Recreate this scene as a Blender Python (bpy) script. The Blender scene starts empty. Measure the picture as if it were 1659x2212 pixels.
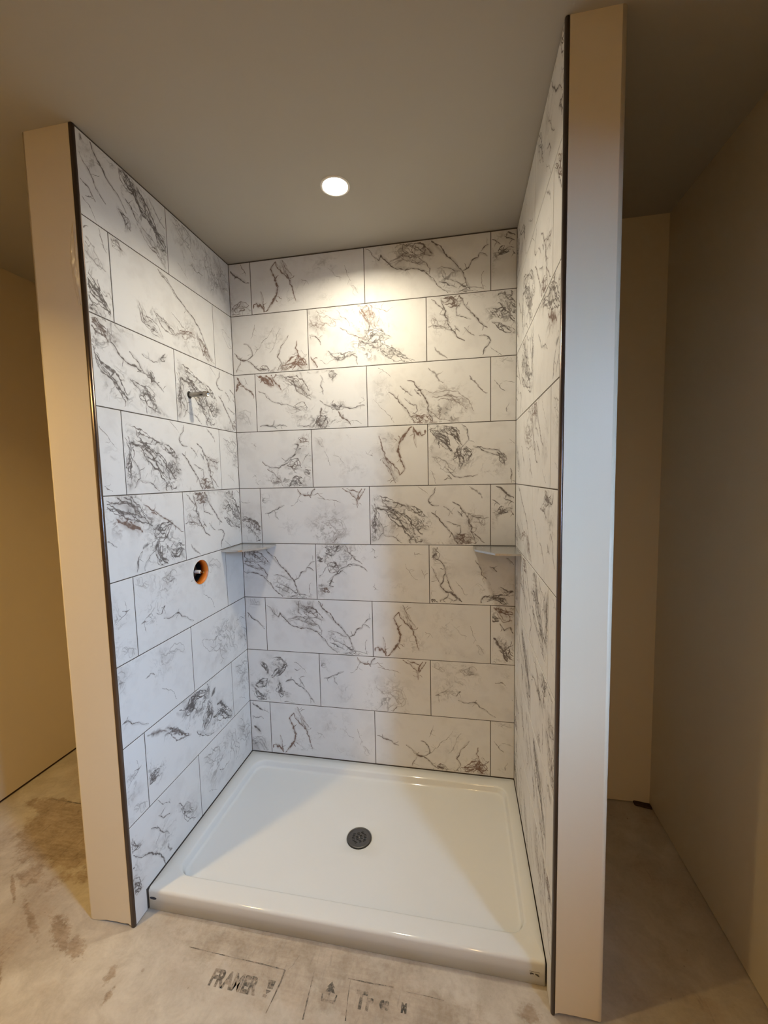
import bpy, bmesh, math, random
import numpy as np
from mathutils import Matrix, Vector
from mathutils.geometry import delaunay_2d_cdt

# ------------------------------------------------------------------ camera, world, exposure
SC = bpy.context.scene
COL = SC.collection
H = 0.3048                       # tile height (module)
W, D, P = 1.4645, 0.8810, 0.8200 # alcove width, tiled depth, pan depth
ZC, ZB = 2.7926, 0.0840          # ceiling, pan rim
XL, XR, YB, YF = -1.170, 2.118, 0.040, -5.20   # room: left, right, back, front

cam_d = bpy.data.cameras.new('camera')
cam = bpy.data.objects.new('camera', cam_d)
COL.objects.link(cam)
cam_d.sensor_fit = 'VERTICAL'
cam_d.sensor_height = 32.0
cam_d.lens = 886.3221 * 32.0 / 2212.0
cam_d.clip_start = 0.02
def rot_m(rx, ry, rz):
    Rx = Matrix.Rotation(rx, 3, 'X'); Ry = Matrix.Rotation(ry, 3, 'Y'); Rz = Matrix.Rotation(rz, 3, 'Z')
    return Rz @ Rx @ Ry
Rm = rot_m(-0.08335, 0.02102, 0.18574)
ax, af, au = Rm.col[0], Rm.col[1], Rm.col[2]
M = Matrix(((ax.x, au.x, -af.x, 1.20094), (ax.y, au.y, -af.y, -2.08285), (ax.z, au.z, -af.z, 1.65135), (0, 0, 0, 1)))
cam.matrix_world = M
SC.camera = cam

world = bpy.data.worlds.new('world'); SC.world = world
world.use_nodes = True
world.node_tree.nodes['Background'].inputs[0].default_value = (0.55, 0.68, 0.9, 1)
world.node_tree.nodes['Background'].inputs[1].default_value = 0.6
vs = SC.view_settings
vs.view_transform = 'Standard'; vs.look = 'None'; vs.gamma = 1.0; vs.use_curve_mapping = False
vs.exposure = 0.0
cy = SC.cycles
cy.max_bounces = 4; cy.diffuse_bounces = 4; cy.glossy_bounces = 2; cy.adaptive_threshold = 0.08; cy.use_light_tree = False; cy.transmission_bounces = 2
cy.caustics_reflective = False; cy.caustics_refractive = False

# daylight entering by the small window in the right wall (out of frame)
WY0, WY1, WZ0, WZ1 = -1.975, -1.690, 1.30, 2.25
DAY = dict(col=(0.36, 0.62, 1.0), power=690.0)
ld = bpy.data.lights.new('window_daylight', 'AREA')          # patch of sky outside, above the opening: its light slants down into the room
ld.shape = 'RECTANGLE'; ld.size = 1.7; ld.size_y = 1.3
ld.color = DAY['col']; ld.energy = DAY['power']
lo = bpy.data.objects.new('window_daylight', ld); COL.objects.link(lo)
SKY = Vector((XR + 0.85, -2.78, 2.36))
lo.matrix_world = Matrix.Translation(SKY) @ (Vector((XR, -1.835, 1.7)) - SKY).to_track_quat('-Z', 'Y').to_matrix().to_4x4()

# colour, watts, beam spread (deg), lens radius
LAMPS = dict(shower=((1.0, 0.89, 0.68), 11.0, 152, .047), hall=((1.0, 0.68, 0.26), 17.5, 124, .047), far=((1.0, 0.64, 0.30), 23.0, 160, .04))

# ------------------------------------------------------------------ helpers
def mesh_obj(name, me, mat=None, parent=None):
    o = bpy.data.objects.new(name, me)
    COL.objects.link(o)
    if mat is not None and not me.materials:
        me.materials.append(mat)
    if parent is not None:
        o.parent = parent
    return o

def from_bm(name, bm, mat=None, parent=None, smooth=False):
    me = bpy.data.meshes.new(name)
    bmesh.ops.recalc_face_normals(bm, faces=bm.faces)
    if smooth:
        for f in bm.faces: f.smooth = True
    bm.to_mesh(me); bm.free()
    return mesh_obj(name, me, mat, parent)

def add_box(bm, x0, x1, y0, y1, z0, z1, bev=0.0, seg=2):
    vs_ = [bm.verts.new(p) for p in ((x0,y0,z0),(x1,y0,z0),(x1,y1,z0),(x0,y1,z0),(x0,y0,z1),(x1,y0,z1),(x1,y1,z1),(x0,y1,z1))]
    fs = [bm.faces.new([vs_[i] for i in q]) for q in ((3,2,1,0),(4,5,6,7),(0,1,5,4),(1,2,6,5),(2,3,7,6),(3,0,4,7))]
    if bev:
        es = list({e for f in fs for e in f.edges})
        bmesh.ops.bevel(bm, geom=es, offset=bev, segments=seg, affect='EDGES', profile=.5)

def box(name, b, mat, parent=None, bev=0.0):
    bm = bmesh.new(); add_box(bm, *b, bev=bev)
    return from_bm(name, bm, mat, parent)

def lathe(bm, prof, origin, axis, n=32):
    """prof: (r, h) pairs; axis unit vector"""
    a = Vector(axis).normalized(); t = Vector((0, 0, 1)) if abs(a.z) < .9 else Vector((1, 0, 0))
    e1 = a.cross(t).normalized(); e2 = a.cross(e1)
    rings = []
    for r, h in prof:
        c = Vector(origin) + a * h
        if r < 1e-6: rings.append([bm.verts.new(c)])
        else: rings.append([bm.verts.new(c + e1 * (r * math.cos(2*math.pi*i/n)) + e2 * (r * math.sin(2*math.pi*i/n))) for i in range(n)])
    for A, B in zip(rings, rings[1:]):
        for i in range(n):
            j = (i + 1) % n
            if len(A) == 1 and len(B) == 1: continue
            if len(A) == 1: bm.faces.new((A[0], B[i], B[j]))
            elif len(B) == 1: bm.faces.new((A[i], B[0], A[j]))
            else: bm.faces.new((A[i], B[i], B[j], A[j]))

def tag(o, label, cat=None, group=None, kind=None):
    o['label'] = label
    if cat: o['category'] = cat
    if group: o['group'] = group
    if kind: o['kind'] = kind
    return o

def struct(o, label=None):
    o['kind'] = 'structure'
    if label: o['label'] = label
    return o

def thing(name, loc, label, cat, group=None):
    o = bpy.data.objects.new(name, None); COL.objects.link(o); o.location = loc
    o.empty_display_size = .05
    return tag(o, label, cat, group)

# ------------------------------------------------------------------ materials
class NT:
    def __init__(s, name):
        s.m = bpy.data.materials.new(name); s.m.use_nodes = True
        s.t = s.m.node_tree; s.t.nodes.clear()
        s.out = s.n('ShaderNodeOutputMaterial'); s.b = s.n('ShaderNodeBsdfPrincipled')
        s.l(s.b.outputs[0], s.out.inputs[0])
    def n(s, typ, **kw):
        nd = s.t.nodes.new(typ)
        for k, v in kw.items(): setattr(nd, k, v)
        return nd
    def l(s, a, b): s.t.links.new(a, b)
    def put(s, inp, v):
        if hasattr(v, 'is_output') or isinstance(v, bpy.types.NodeSocket): s.l(v, inp)
        else: inp.default_value = v
    def math(s, op, a, b=0.0, c=None, clamp=False):
        nd = s.n('ShaderNodeMath', operation=op, use_clamp=clamp)
        s.put(nd.inputs[0], a); s.put(nd.inputs[1], b)
        if c is not None: s.put(nd.inputs[2], c)
        return nd.outputs[0]
    def mix(s, f, a, b):
        nd = s.n('ShaderNodeMix', data_type='RGBA')
        s.put(nd.inputs[0], f); s.put(nd.inputs[6], a if not isinstance(a, tuple) else (*a[:3], 1)); s.put(nd.inputs[7], b if not isinstance(b, tuple) else (*b[:3], 1))
        return nd.outputs[2]
    def noise(s, vec, scale, detail=3.0, rough=.5, dist=0.0, dims='3D'):
        nd = s.n('ShaderNodeTexNoise', noise_dimensions=dims)
        if vec is not None: s.l(vec, nd.inputs['Vector'])
        nd.inputs['Scale'].default_value = scale; nd.inputs['Detail'].default_value = detail
        nd.inputs['Roughness'].default_value = rough; nd.inputs['Distortion'].default_value = dist
        return nd
    def smooth(s, v, a, b, lo=0.0, hi=1.0):
        nd = s.n('ShaderNodeMapRange', interpolation_type='SMOOTHSTEP')
        s.put(nd.inputs[0], v); nd.inputs[1].default_value = a; nd.inputs[2].default_value = b
        nd.inputs[3].default_value = lo; nd.inputs[4].default_value = hi
        return nd.outputs[0]
    def bump(s, h, strength=.2, dist=.002):
        nd = s.n('ShaderNodeBump'); nd.inputs['Strength'].default_value = strength; nd.inputs['Distance'].default_value = dist
        s.l(h, nd.inputs['Height']); s.l(nd.outputs[0], s.b.inputs['Normal'])
    def set(s, col=None, rough=None, metal=None, spec=None):
        if col is not None: s.put(s.b.inputs['Base Color'], (*col[:3], 1) if isinstance(col, tuple) else col)
        if rough is not None: s.put(s.b.inputs['Roughness'], rough)
        if metal is not None: s.b.inputs['Metallic'].default_value = metal
        if spec is not None: s.b.inputs['Specular IOR Level'].default_value = spec
        return s
    def obj(s): return s.n('ShaderNodeTexCoord').outputs['Object']

def plain(name, col, rough=.5, metal=0.0, spec=.5, var=.0, scale=30.0, bump=0.0):
    k = NT(name); k.set(col, rough, metal, spec)
    if var or bump:
        nz = k.noise(k.obj(), scale, 4)
        if var:
            k.set(col=k.mix(nz.outputs[0], tuple(c * (1 - var) for c in col), tuple(min(1, c * (1 + var)) for c in col)))
        if bump: k.bump(nz.outputs[0], bump)
    return k.m

def paint(name, col, rough=.55):
    k = NT(name); c = k.obj()
    big = k.noise(c, 1.7, 3); fine = k.noise(c, 130.0, 2)
    k.set(k.mix(big.outputs[0], tuple(x * .965 for x in col), tuple(min(1, x * 1.03) for x in col)), rough, 0, .4)
    k.bump(fine.outputs[0], .10, .0012)
    return k.m

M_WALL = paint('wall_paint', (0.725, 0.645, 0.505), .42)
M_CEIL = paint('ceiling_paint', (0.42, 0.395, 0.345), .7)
M_GROUT = plain('dark_grout', (0.085, 0.07, 0.058), .9, var=.2, scale=90)
M_DARK = plain('shaded_timber', (0.045, 0.02, 0.012), .8, var=.3, scale=40)  # timber brown, with the shadow of the floor gaps in its colour too
M_TRIM = plain('brushed_bronze_trim', (0.16, 0.125, 0.11), .28, .95)
M_PAN = plain('white_acrylic', (0.69, 0.70, 0.685), .07, 0, .5, var=.01, scale=6)
M_DRAIN = plain('grey_drain_metal', (0.13, 0.125, 0.12), .38, .8, var=.15, scale=120)
M_BLACK = plain('hollow_black', (0.006, 0.006, 0.006), .6)  # flat black, puts the darkness of hollows into the colour
M_ORANGE = plain('orange_plastic', (0.72, 0.20, 0.02), .4, var=.05, scale=50)
M_WHITEP = plain('white_plastic', (0.75, 0.75, 0.73), .45)
M_BRASS = plain('brass', (0.62, 0.36, 0.12), .35, 1.0)
M_CHROME = plain('stub_nickel', (0.40, 0.36, 0.31), .32, 1.0, var=.15, scale=60)
M_RIM = plain('white_lamp_ring', (0.82, 0.81, 0.78), .5)
M_LOGO = plain('navy_print', (0.012, 0.014, 0.03), .5)

def m_shelf():
    k = NT('brushed_steel'); c = k.obj()
    mp = k.n('ShaderNodeMapping'); k.l(c, mp.inputs[0]); mp.inputs['Scale'].default_value = (6, 160, 6); mp.inputs['Rotation'].default_value = (0, 0, .6)
    nz = k.noise(mp.outputs[0], 3.0, 3)
    k.set(k.mix(nz.outputs[0], (.62, .61, .60), (.74, .73, .71)), .26, .9)
    k.bump(nz.outputs[0], .03, .0005)
    return k.m
M_SHELF = m_shelf()

def m_emit(name, col, strength):
    k = NT(name)
    e = k.n('ShaderNodeEmission'); e.inputs[0].default_value = (*col, 1); e.inputs[1].default_value = strength
    k.l(e.outputs[0], k.out.inputs[0])
    k.m.cycles.emission_sampling = 'NONE'      # the disk light in the same lamp does the lighting
    return k.m

def m_marble():
    """white porcelain with printed veining: vertex colour 'print' = (vein, density of fine network, warmth)"""
    k = NT('marble_tile')
    at = k.n('ShaderNodeAttribute', attribute_name='print')
    sp = k.n('ShaderNodeSeparateColor'); k.l(at.outputs['Color'], sp.inputs[0])
    vein, dens, warm = sp.outputs
    c = k.obj()
    rnd = k.n('ShaderNodeObjectInfo').outputs['Random']
    off = k.n('ShaderNodeCombineXYZ'); k.l(k.math('MULTIPLY', rnd, 37.0), off.inputs[2])
    va = k.n('ShaderNodeVectorMath', operation='ADD'); k.l(c, va.inputs[0]); k.l(off.outputs[0], va.inputs[1])
    p = va.outputs[0]
    n1 = k.noise(p, 7.0, 3, .6)
    n1s = k.n('ShaderNodeSeparateColor'); k.l(n1.outputs['Color'], n1s.inputs[0])
    wv = k.n('ShaderNodeVectorMath', operation='MULTIPLY_ADD')
    k.l(n1.outputs['Color'], wv.inputs[0]); wv.inputs[1].default_value = (.16, .16, 0); k.l(p, wv.inputs[2])
    net = k.noise(wv.outputs[0], 15.0, 3, .6)
    ns = k.n('ShaderNodeSeparateColor'); k.l(net.outputs['Color'], ns.inputs[0])
    line = k.smooth(k.math('ABSOLUTE', k.math('SUBTRACT', ns.outputs[0], .5)), .0, .042, 1.0, 0.0)
    line2 = k.smooth(k.math('ABSOLUTE', k.math('SUBTRACT', ns.outputs[1], .47)), .0, .030, 1.0, 0.0)
    n3 = k.noise(p, 55.0, 2, .6)
    brk = k.smooth(k.math('ADD', ns.outputs[2], k.math('MULTIPLY', k.math('SUBTRACT', n3.outputs[0], .5), .5)), .38, .58)
    dk = k.smooth(dens, .06, .62)
    fine = k.math('MULTIPLY', k.math('MAXIMUM', k.math('MULTIPLY', line, .85), k.math('MULTIPLY', line2, .6)), k.math('MULTIPLY', brk, dk))
    patch = k.smooth(k.math('ADD', k.math('MULTIPLY', n1s.outputs[2], .75), k.math('MULTIPLY', ns.outputs[2], .45)), .56, .80)
    smoke = k.math('MULTIPLY', patch, k.math('ADD', k.math('MULTIPLY', dk, .46), .15))
    vk = k.math('MULTIPLY', k.math('MULTIPLY', vein, 2.1, clamp=True), k.smooth(n3.outputs[0], .22, .52, .55, 1.0))
    base = k.mix(smoke, (0.72, 0.715, 0.70), (0.33, 0.305, 0.29))
    vcol = k.mix(warm, (0.088, 0.074, 0.070), (0.155, 0.078, 0.048))
    amount = k.math('MULTIPLY', k.math('MAXIMUM', vk, fine, clamp=True), .92)
    k.set(k.mix(amount, base, vcol), .58, 0, .2)
    return k.m
M_TILE = m_marble()

# ------------------------------------------------------------------ printed tile faces (u 0..2 to the right, v 0..1 downwards)
# L: single crack, B: braided band, C: soft cloud.  width in mm, strength 0..1, warmth 0..1
def parse(txt):
    out = []
    for ln in txt.strip().splitlines():
        ln = ln.split('#')[0].split()
        if not ln: continue
        kind = ln[0]; par = [float(q) for q in ln[1].split(',')]
        pts = [tuple(float(q) for q in t.split(',')) for t in ln[2:]]
        out.append((kind, par, pts))
    return out
FACES = {}
# par for L: width,strength,warmth   B: spread,strands,strength,warmth,width   C: radius,density
FACES['braid'] = parse('''
L 3,.9,.25 1.01,.02 1.1,.16 1.3,.37 1.38,.44 1.48,.55 1.57,.66 1.62,.79 1.69,.95
L 2.4,.8,.2 .0,.12 .13,.23 .25,.36 .28,.27 .43,.44 .5,.5 .62,.53 .86,.55 .97,.59 1.05,.67 1.16,.79 1.29,.92 1.48,1
B .06,5,.75,.3,1.6 .63,.1 .8,.2 .95,.27 1.13,.38
B .05,4,.6,.3,1.4 .35,.42 .6,.36 .85,.42 1.0,.5
L 2,.8,.2 .65,.04 .63,.25 .7,.3
L 2.4,.8,.2 1.57,.66 1.67,.62 1.72,.52 1.81,.49 1.84,.42 1.95,.48
L 2,.7,.2 1.86,.4 1.92,.33 2.0,.31
L 2.2,.7,.2 1.06,.65 1.07,.57 .99,.46 .9,.4
L 1.8,.6,.2 1.19,.58 1.38,.6 1.54,.66
L 1.8,.7,.1 1.26,.7 1.41,.78 1.54,.85 1.65,.9
L 2.4,.7,.1 1.22,.78 1.32,.81 1.48,.9
L 3.2,.6,.2 1.54,.86 1.64,.92
L 1.8,.5,.3 1.9,.7 1.89,.92 1.92,1
B .03,3,.6,.1,1.2 1.42,1.0 1.62,.96 1.95,.97
C .3,.7 .75,.28
C .22,.5 1.35,.72
C .15,.4 .2,.3
''')
FACES['hook'] = parse('''
L 4.2,.9,.8 .47,.18 .38,.29 .45,.43 .5,.58 .47,.71 .4,.82 .3,.94 .24,.98
L 5,.85,.8 .47,.72 .41,.8 .33,.88
L 3,.7,.7 .47,.18 .57,.36 .71,.49 .76,.63 .81,.84
L 2.4,.7,.6 .54,.05 .62,.23 .67,.32 .76,.43
L 4,.6,.7 .66,.38 .74,.48
L 2.4,.6,.8 .18,.63 .21,.83 .24,.97
L 5,.95,.9 .02,.84 .09,.82 .12,.88 .15,.84 .2,.9 .24,.99
L 4,.9,.9 .02,.95 .04,.84
B .04,3,.5,.6,1.3 .5,.08 .62,.3 .75,.52
L 1.8,.4,.4 .92,.51 .98,.53 1.05,.6
L 1.6,.5,.2 1.68,.37 1.71,.45 1.73,.54 1.78,.62
L 1.4,.35,.3 1.4,.38 1.5,.5 1.62,.55
B .05,3,.35,.3,1.2 1.78,.68 1.86,.78 1.95,.84
C .35,.30 1.3,.35
C .25,.3 1.35,.95
C .3,.35 .7,.75
''')
FACES['branch'] = parse('''
L 2.6,.85,.3 .03,.45 .12,.47 .23,.51 .3,.53 .34,.58 .42,.6
L 2.4,.8,.3 .56,.58 .64,.63 .75,.74 .87,.76 .96,.83 1.02,.9 1.1,.95 1.25,.94
L 4.2,.8,.4 .74,.75 .8,.76 .87,.755
L 2.2,.7,.2 .82,.48 .9,.5 .96,.6 .98,.68 .87,.76
L 1.6,.5,.3 1.04,.17 1.0,.3 .96,.4
L 1.8,.6,.4 .75,.77 .7,.86 .66,.95
L 1.8,.5,.2 1.0,.68 1.13,.54 1.25,.42 1.37,.25
L 1.6,.4,.2 1.3,.66 1.43,.4 1.52,.27
L 2.4,.7,.4 1.65,.4 1.51,.57 1.44,.73 1.51,.85 1.41,1
L 2.6,.7,.8 1.8,.5 1.77,.62 1.82,.72 1.86,.85
B .09,7,.85,.95,2.2 1.45,1.0 1.6,.92 1.78,.86 2.0,.9
B .06,5,.8,.95,2.2 1.78,.7 1.84,.82 1.92,.98
L 2,.6,.6 1.9,.8 2.0,.7
B .04,4,.7,.4,1.6 1.05,.93 1.2,.93 1.28,.98
C .25,.5 1.75,.9
C .3,.3 1.35,.45
''')
FACES['orange'] = parse('''
B .10,6,.45,1,2.2 .9,.02 1.0,.14 1.12,.24 1.24,.3
L 7,.55,1 .93,.08 .98,.16 1.03,.22
B .07,7,.75,.0,1.6 .85,.55 1.0,.58 1.17,.52 1.43,.58
B .07,6,.7,.0,1.5 1.2,.62 1.31,.74 1.56,.86 1.81,1
B .08,4,.4,.8,1.4 0,.02 .2,.18 .43,.24 .7,.2
L 2.2,.7,.2 0,.41 .12,.45 .19,.51 .22,.6
L 2,.7,.7 .57,.35 .67,.4 .81,.5 .96,.55
L 1.8,.5,.9 .5,.05 .58,.17 .7,.24 .74,.34
L 2.4,.7,.2 1.03,.22 1.07,.35 1.06,.45 .97,.55
B .05,5,.75,.0,1.5 .33,.71 .46,.83 .6,.85 .71,.78 .84,.75
L 2,.7,.1 .71,.84 .76,.79 .84,.84 .83,.9 .86,1
L 1.6,.4,.3 .46,.83 .3,.92 .2,.85
L 5,.85,.9 .02,.76 .08,.85 .16,1
L 1.8,.5,.9 1.07,.02 1.2,.1 1.36,.17 1.46,.1
L 1.8,.5,.7 .0,.3 .1,.27 .22,.33 .3,.28
L 1.6,.45,.9 1.2,.1 1.24,.24 1.18,.4
C .35,.8 1.1,.6
C .3,.5 .2,.2
C .3,.6 .95,.15
''')
FACES['wedge'] = parse('''
L 9,.85,1 .08,.05 .18,.1 .27,.19 .34,.22
L 8,.85,1 .2,.03 .28,.1 .34,.2
L 4,.8,.9 .02,.02 .13,.1 .25,.2
L 4,.85,.8 .3,.02 .38,.18 .48,.3
B .06,6,.75,.3,1.8 .38,.04 .53,.12 .75,.18 .89,.3 .99,.42 1.1,.47
L 2,.7,.2 .85,.3 .96,.45 1.02,.5
L 1.8,.6,.1 .06,.3 .18,.35 .29,.48 .4,.52 .57,.55 .75,.63
B .06,4,.5,.2,1.4 .55,.62 .7,.66 .85,.62 1.0,.7
L 2,.6,.2 1.2,.1 1.24,.17 1.2,.27 1.24,.42
B .05,4,.6,.1,1.4 1.4,.0 1.45,.14 1.38,.1
L 2.4,.85,.05 1.18,.52 1.28,.6 1.36,.63 1.52,.63 1.65,.66 1.76,.68 1.96,.64
B .05,5,.8,.05,1.6 1.36,.62 1.5,.66 1.6,.62
L 4,.8,.5 1.5,.72 1.59,.84 1.66,.88 1.71,.96
L 5,.7,.3 1.2,.65 1.19,.78 1.12,.9
B .09,7,.8,.05,1.6 1.05,.95 1.2,.88 1.35,.94
L 2.6,.9,.0 .06,.91 .2,.9 .31,.92 .38,.97
L 2,.7,.0 .33,.82 .3,.92 .42,.9 .56,.93
L 2,.6,.1 .75,.93 1.0,.96
L 1.6,.5,.1 1.9,.5 1.96,.56 1.86,.6
L 1.6,.5,.1 1.6,.9 1.75,.88 1.9,.94
C .3,.6 1.3,.85
C .3,.5 .7,.25
C .3,.4 .85,.7
''')
FACES['flow'] = parse('''
L 2,.5,.3 .2,.05 .32,.12 .4,.2
L 4.5,.4,.3 1.02,.1 1.14,.2 1.26,.35
L 4.5,.5,.3 1.68,.27 1.82,.45 1.98,.56
L 2.8,.85,.3 .68,.28 .79,.31 .9,.45 .95,.55 1.02,.7 1.01,.75 1.08,.92 1.11,1
L 2.6,.8,.3 .37,.45 .52,.57 .6,.68 .68,.78 .77,.92 .82,.99
L 2,.6,.3 .56,.36 .68,.46 .76,.53
L 2.4,.7,.2 .8,.43 .86,.5 .9,.54
L 1.8,.6,.2 .63,.57 .73,.66 .82,.68 .84,.78 .76,.85
B .07,6,.75,.7,2 .72,.86 .85,.9 .98,.95 1.1,.98
B .07,4,.5,.5,2 .92,.45 1.08,.53 1.29,.55 1.4,.58 1.63,.72 1.74,.86
L 2,.5,.5 1.03,.77 1.2,.93 1.4,.97
L 1.6,.4,.3 .1,.55 .3,.75 .45,.95
C .4,.6 1.3,.75
C .3,.3 .25,.4
C .25,.5 .9,.92
''')
FACES['falls'] = parse('''
L 2.8,.85,.2 1.4,.28 1.52,.35 1.59,.45 1.66,.56 1.71,.7 1.69,.76 1.75,.88 1.78,.99
L 2.6,.85,.2 1.05,.45 1.18,.56 1.3,.7 1.4,.83 1.49,.99
L 1.8,.6,.2 1.25,.35 1.33,.4 1.4,.48
L 2.2,.7,.1 1.48,.43 1.55,.52
L 1.8,.6,.1 1.3,.6 1.42,.65 1.52,.67 1.53,.78 1.45,.85
B .07,6,.8,.5,1.9 1.43,.86 1.55,.92 1.68,.9 1.8,1
L 2.4,.6,.3 1.6,.45 1.77,.54 1.9,.56 2,.52
B .08,4,.4,.4,2 1.62,.5 1.8,.62 1.97,.7
L 4,.4,.3 1.67,.03 1.78,.1 1.87,.22
L 2,.6,.3 1.69,.76 1.8,.85 1.92,.96
L 2.6,.75,.1 1.12,.02 1.08,.15 1.0,.25 1.05,.32 1.17,.34
L 1.6,.5,.1 .83,.02 .95,.1 1.0,.16
B .05,4,.65,.1,1.7 0,.18 .18,.24 .4,.32 .57,.35 .77,.36
B .08,7,.8,.05,1.8 .07,.35 .3,.4 .48,.52 .62,.64 .75,.85
B .07,6,.8,.05,1.6 .72,.62 .85,.68 1.0,.74
B .04,4,.7,.1,1.6 .62,.34 .83,.46 .98,.54
L 2.2,.75,.05 .1,.55 .2,.65 .23,.8 .13,.92
B .05,6,.75,.05,1.5 .05,.3 .1,.5 .05,.7 .07,.98
L 1.8,.6,.1 .23,.83 .4,.86 .55,.97
B .06,4,.6,.1,1.5 .65,.85 .8,.95 .95,.9
C .25,.7 .55,.6
C .2,.7 .88,.68
C .2,.6 .08,.7
C .3,.35 1.75,.6
''')
FACES['twig'] = parse('''
L 3,.85,.7 .68,0 .77,.12 .92,.13 .95,.18
L 3,.85,.4 .95,.15 .97,.09 1.05,.01
L 1.8,.5,.1 .77,.13 .7,.25 .58,.32
L 2.2,.7,0 .45,.31 .36,.34 .26,.4 .15,.45 .08,.46
L 1.8,.6,0 .26,.41 .28,.51 .33,.56
L 1.8,.5,.6 1.08,.18 1.22,.22 1.29,.23 1.49,.27
L 1.6,.5,.6 .95,.14 1.08,.1 1.2,.2
L 2.4,.75,.8 1.49,0 1.66,.09 1.77,.2 1.79,.36
L 5.5,.75,.95 1.89,0 1.83,.1 1.8,.2
L 2.6,.7,.8 1.93,.04 1.86,.15 1.79,.26 1.78,.33
L 2.4,.7,.8 1.6,.03 1.75,.07 1.82,.1
B .09,4,.3,.5,1.8 1.08,.6 1.29,.62 1.45,.7 1.55,.78 1.49,.9 1.35,.87
B .03,3,.5,.1,1.2 .03,.15 .08,.22 .14,.26
L 3,.75,.5 1.3,.96 1.45,1
C .45,.45 1.25,.75
C .25,.3 .5,.7
C .2,.3 .1,.2
''')
FACES['scribe'] = parse('''
B .09,6,.7,.05,1.7 .15,.05 .3,.12 .5,.05
L 2.2,.7,.3 .53,.02 .61,.15 .74,.28 .84,.34
L 2.2,.85,.1 .93,.47 .79,.37 .63,.35 .49,.42 .34,.55 .2,.68
B .07,5,.65,.2,1.6 .2,.3 .35,.42 .5,.36
L 2.4,.7,.1 .3,.58 .42,.52 .5,.45
B .05,4,.75,.1,1.7 .02,.25 .1,.28 .16,.3
L 3.4,.85,.1 .29,.64 .24,.74 .31,.76
B .05,4,.7,.6,1.6 .03,.82 .2,.82 .29,.77
L 1.8,.5,.1 .05,.6 .15,.48 .2,.4
L 2,.5,.2 1.02,.06 1.08,.1
L 2,.5,.2 1.06,.2 1.1,.24
L 1.8,.5,.3 1.76,.13 1.77,.2
L 1.6,.5,.3 1.6,.33 1.68,.48 1.74,.57 1.81,.6
L 1.8,.55,.3 1.87,.42 1.91,.5 1.92,.58
L 1.8,.4,.3 1.03,.74 1.08,.77 1.05,.8
C .22,.7 .3,.2
C .25,.6 .65,.18
C .25,.5 .1,.75
C .3,.3 1.45,.85
''')
FACES['ravine'] = parse('''
L 3,.85,.2 .14,.02 .11,.14 .06,.18 .18,.26 .25,.35 .27,.47 .23,.61
L 5,.85,.2 .23,.61 .18,.68 .27,.79 .36,.8 .46,.89 .57,1
L 2.2,.7,.3 .04,.37 .11,.54 .18,.65
L 2.2,.6,.3 .27,.47 .33,.66 .4,.8
B .04,5,.75,.2,1.5 .08,.05 .12,.18 .06,.24
L 2.4,.75,.1 .32,.8 .3,.88 .18,.94 .19,1
L 2.2,.7,.1 .32,.9 .4,.95 .48,.9
B .03,4,.75,.1,1.5 .02,.92 .08,.96 .14,1
L 1.6,.4,.2 .44,.61 .53,.72 .62,.85
L 3.4,.95,.1 .85,.98 .85,.92 .88,.87 .97,.85 1.08,.86
B .05,6,.85,.15,1.9 .92,.9 1.05,.87 1.2,.9 1.34,.97
L 5,.95,.1 1.15,.9 1.22,.88 1.25,.91
L 2,.6,.2 .76,.25 .85,.4 .86,.49 .94,.56
L 2.4,.7,.2 .99,.35 1.1,.43
B .04,3,.65,.2,1.6 1.13,.7 1.27,.78 1.5,.76
L 2,.7,.3 1.25,.2 1.4,.35 1.5,.38
L 2,.5,.2 1.6,.3 1.75,.5 1.95,.62
C .25,.4 .2,.4
C .22,.6 1.1,.9
C .25,.4 .9,.6
''')
FACES['smoke'] = parse('''
B .07,7,.85,.05,1.8 .05,.03 .1,.13 .24,.22 .33,.4 .4,.48
B .05,6,.85,.1,1.9 .24,.02 .31,.08 .41,.15 .47,.23 .56,.36
L 2,.7,.1 .55,.02 .64,.13 .66,.28 .59,.35
B .07,7,.85,.1,1.9 .52,.35 .5,.47 .54,.6 .55,.72
B .05,5,.7,.1,1.6 .6,.38 .64,.5 .62,.68
L 2.2,.8,.1 .73,.38 .91,.47 1.05,.52 1.14,.54 1.19,.61 1.22,.7
L 2,.65,.1 .75,.4 .94,.43 1.12,.45 1.19,.54
B .04,5,.7,.1,1.3 1.1,.46 1.18,.56 1.22,.68
L 2,.6,.2 .27,.7 .36,.8 .47,.87 .64,.86 .8,.84
L 4,.7,.2 .32,.84 .38,.9
L 2,.5,.2 .04,.75 .1,.88 .13,1
L 2,.6,.2 1.31,.75 1.33,.85 1.33,.98
L 1.4,.35,.2 1.29,.28 1.4,.38 1.43,.48
B .08,3,.35,.2,1.5 .05,.55 .25,.62 .5,.8
L 1.6,.5,.2 1.5,.6 1.7,.75 1.9,.8
C .2,.8 .12,.1
C .2,.8 .55,.5
C .3,.35 1.0,.7
''')
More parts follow.
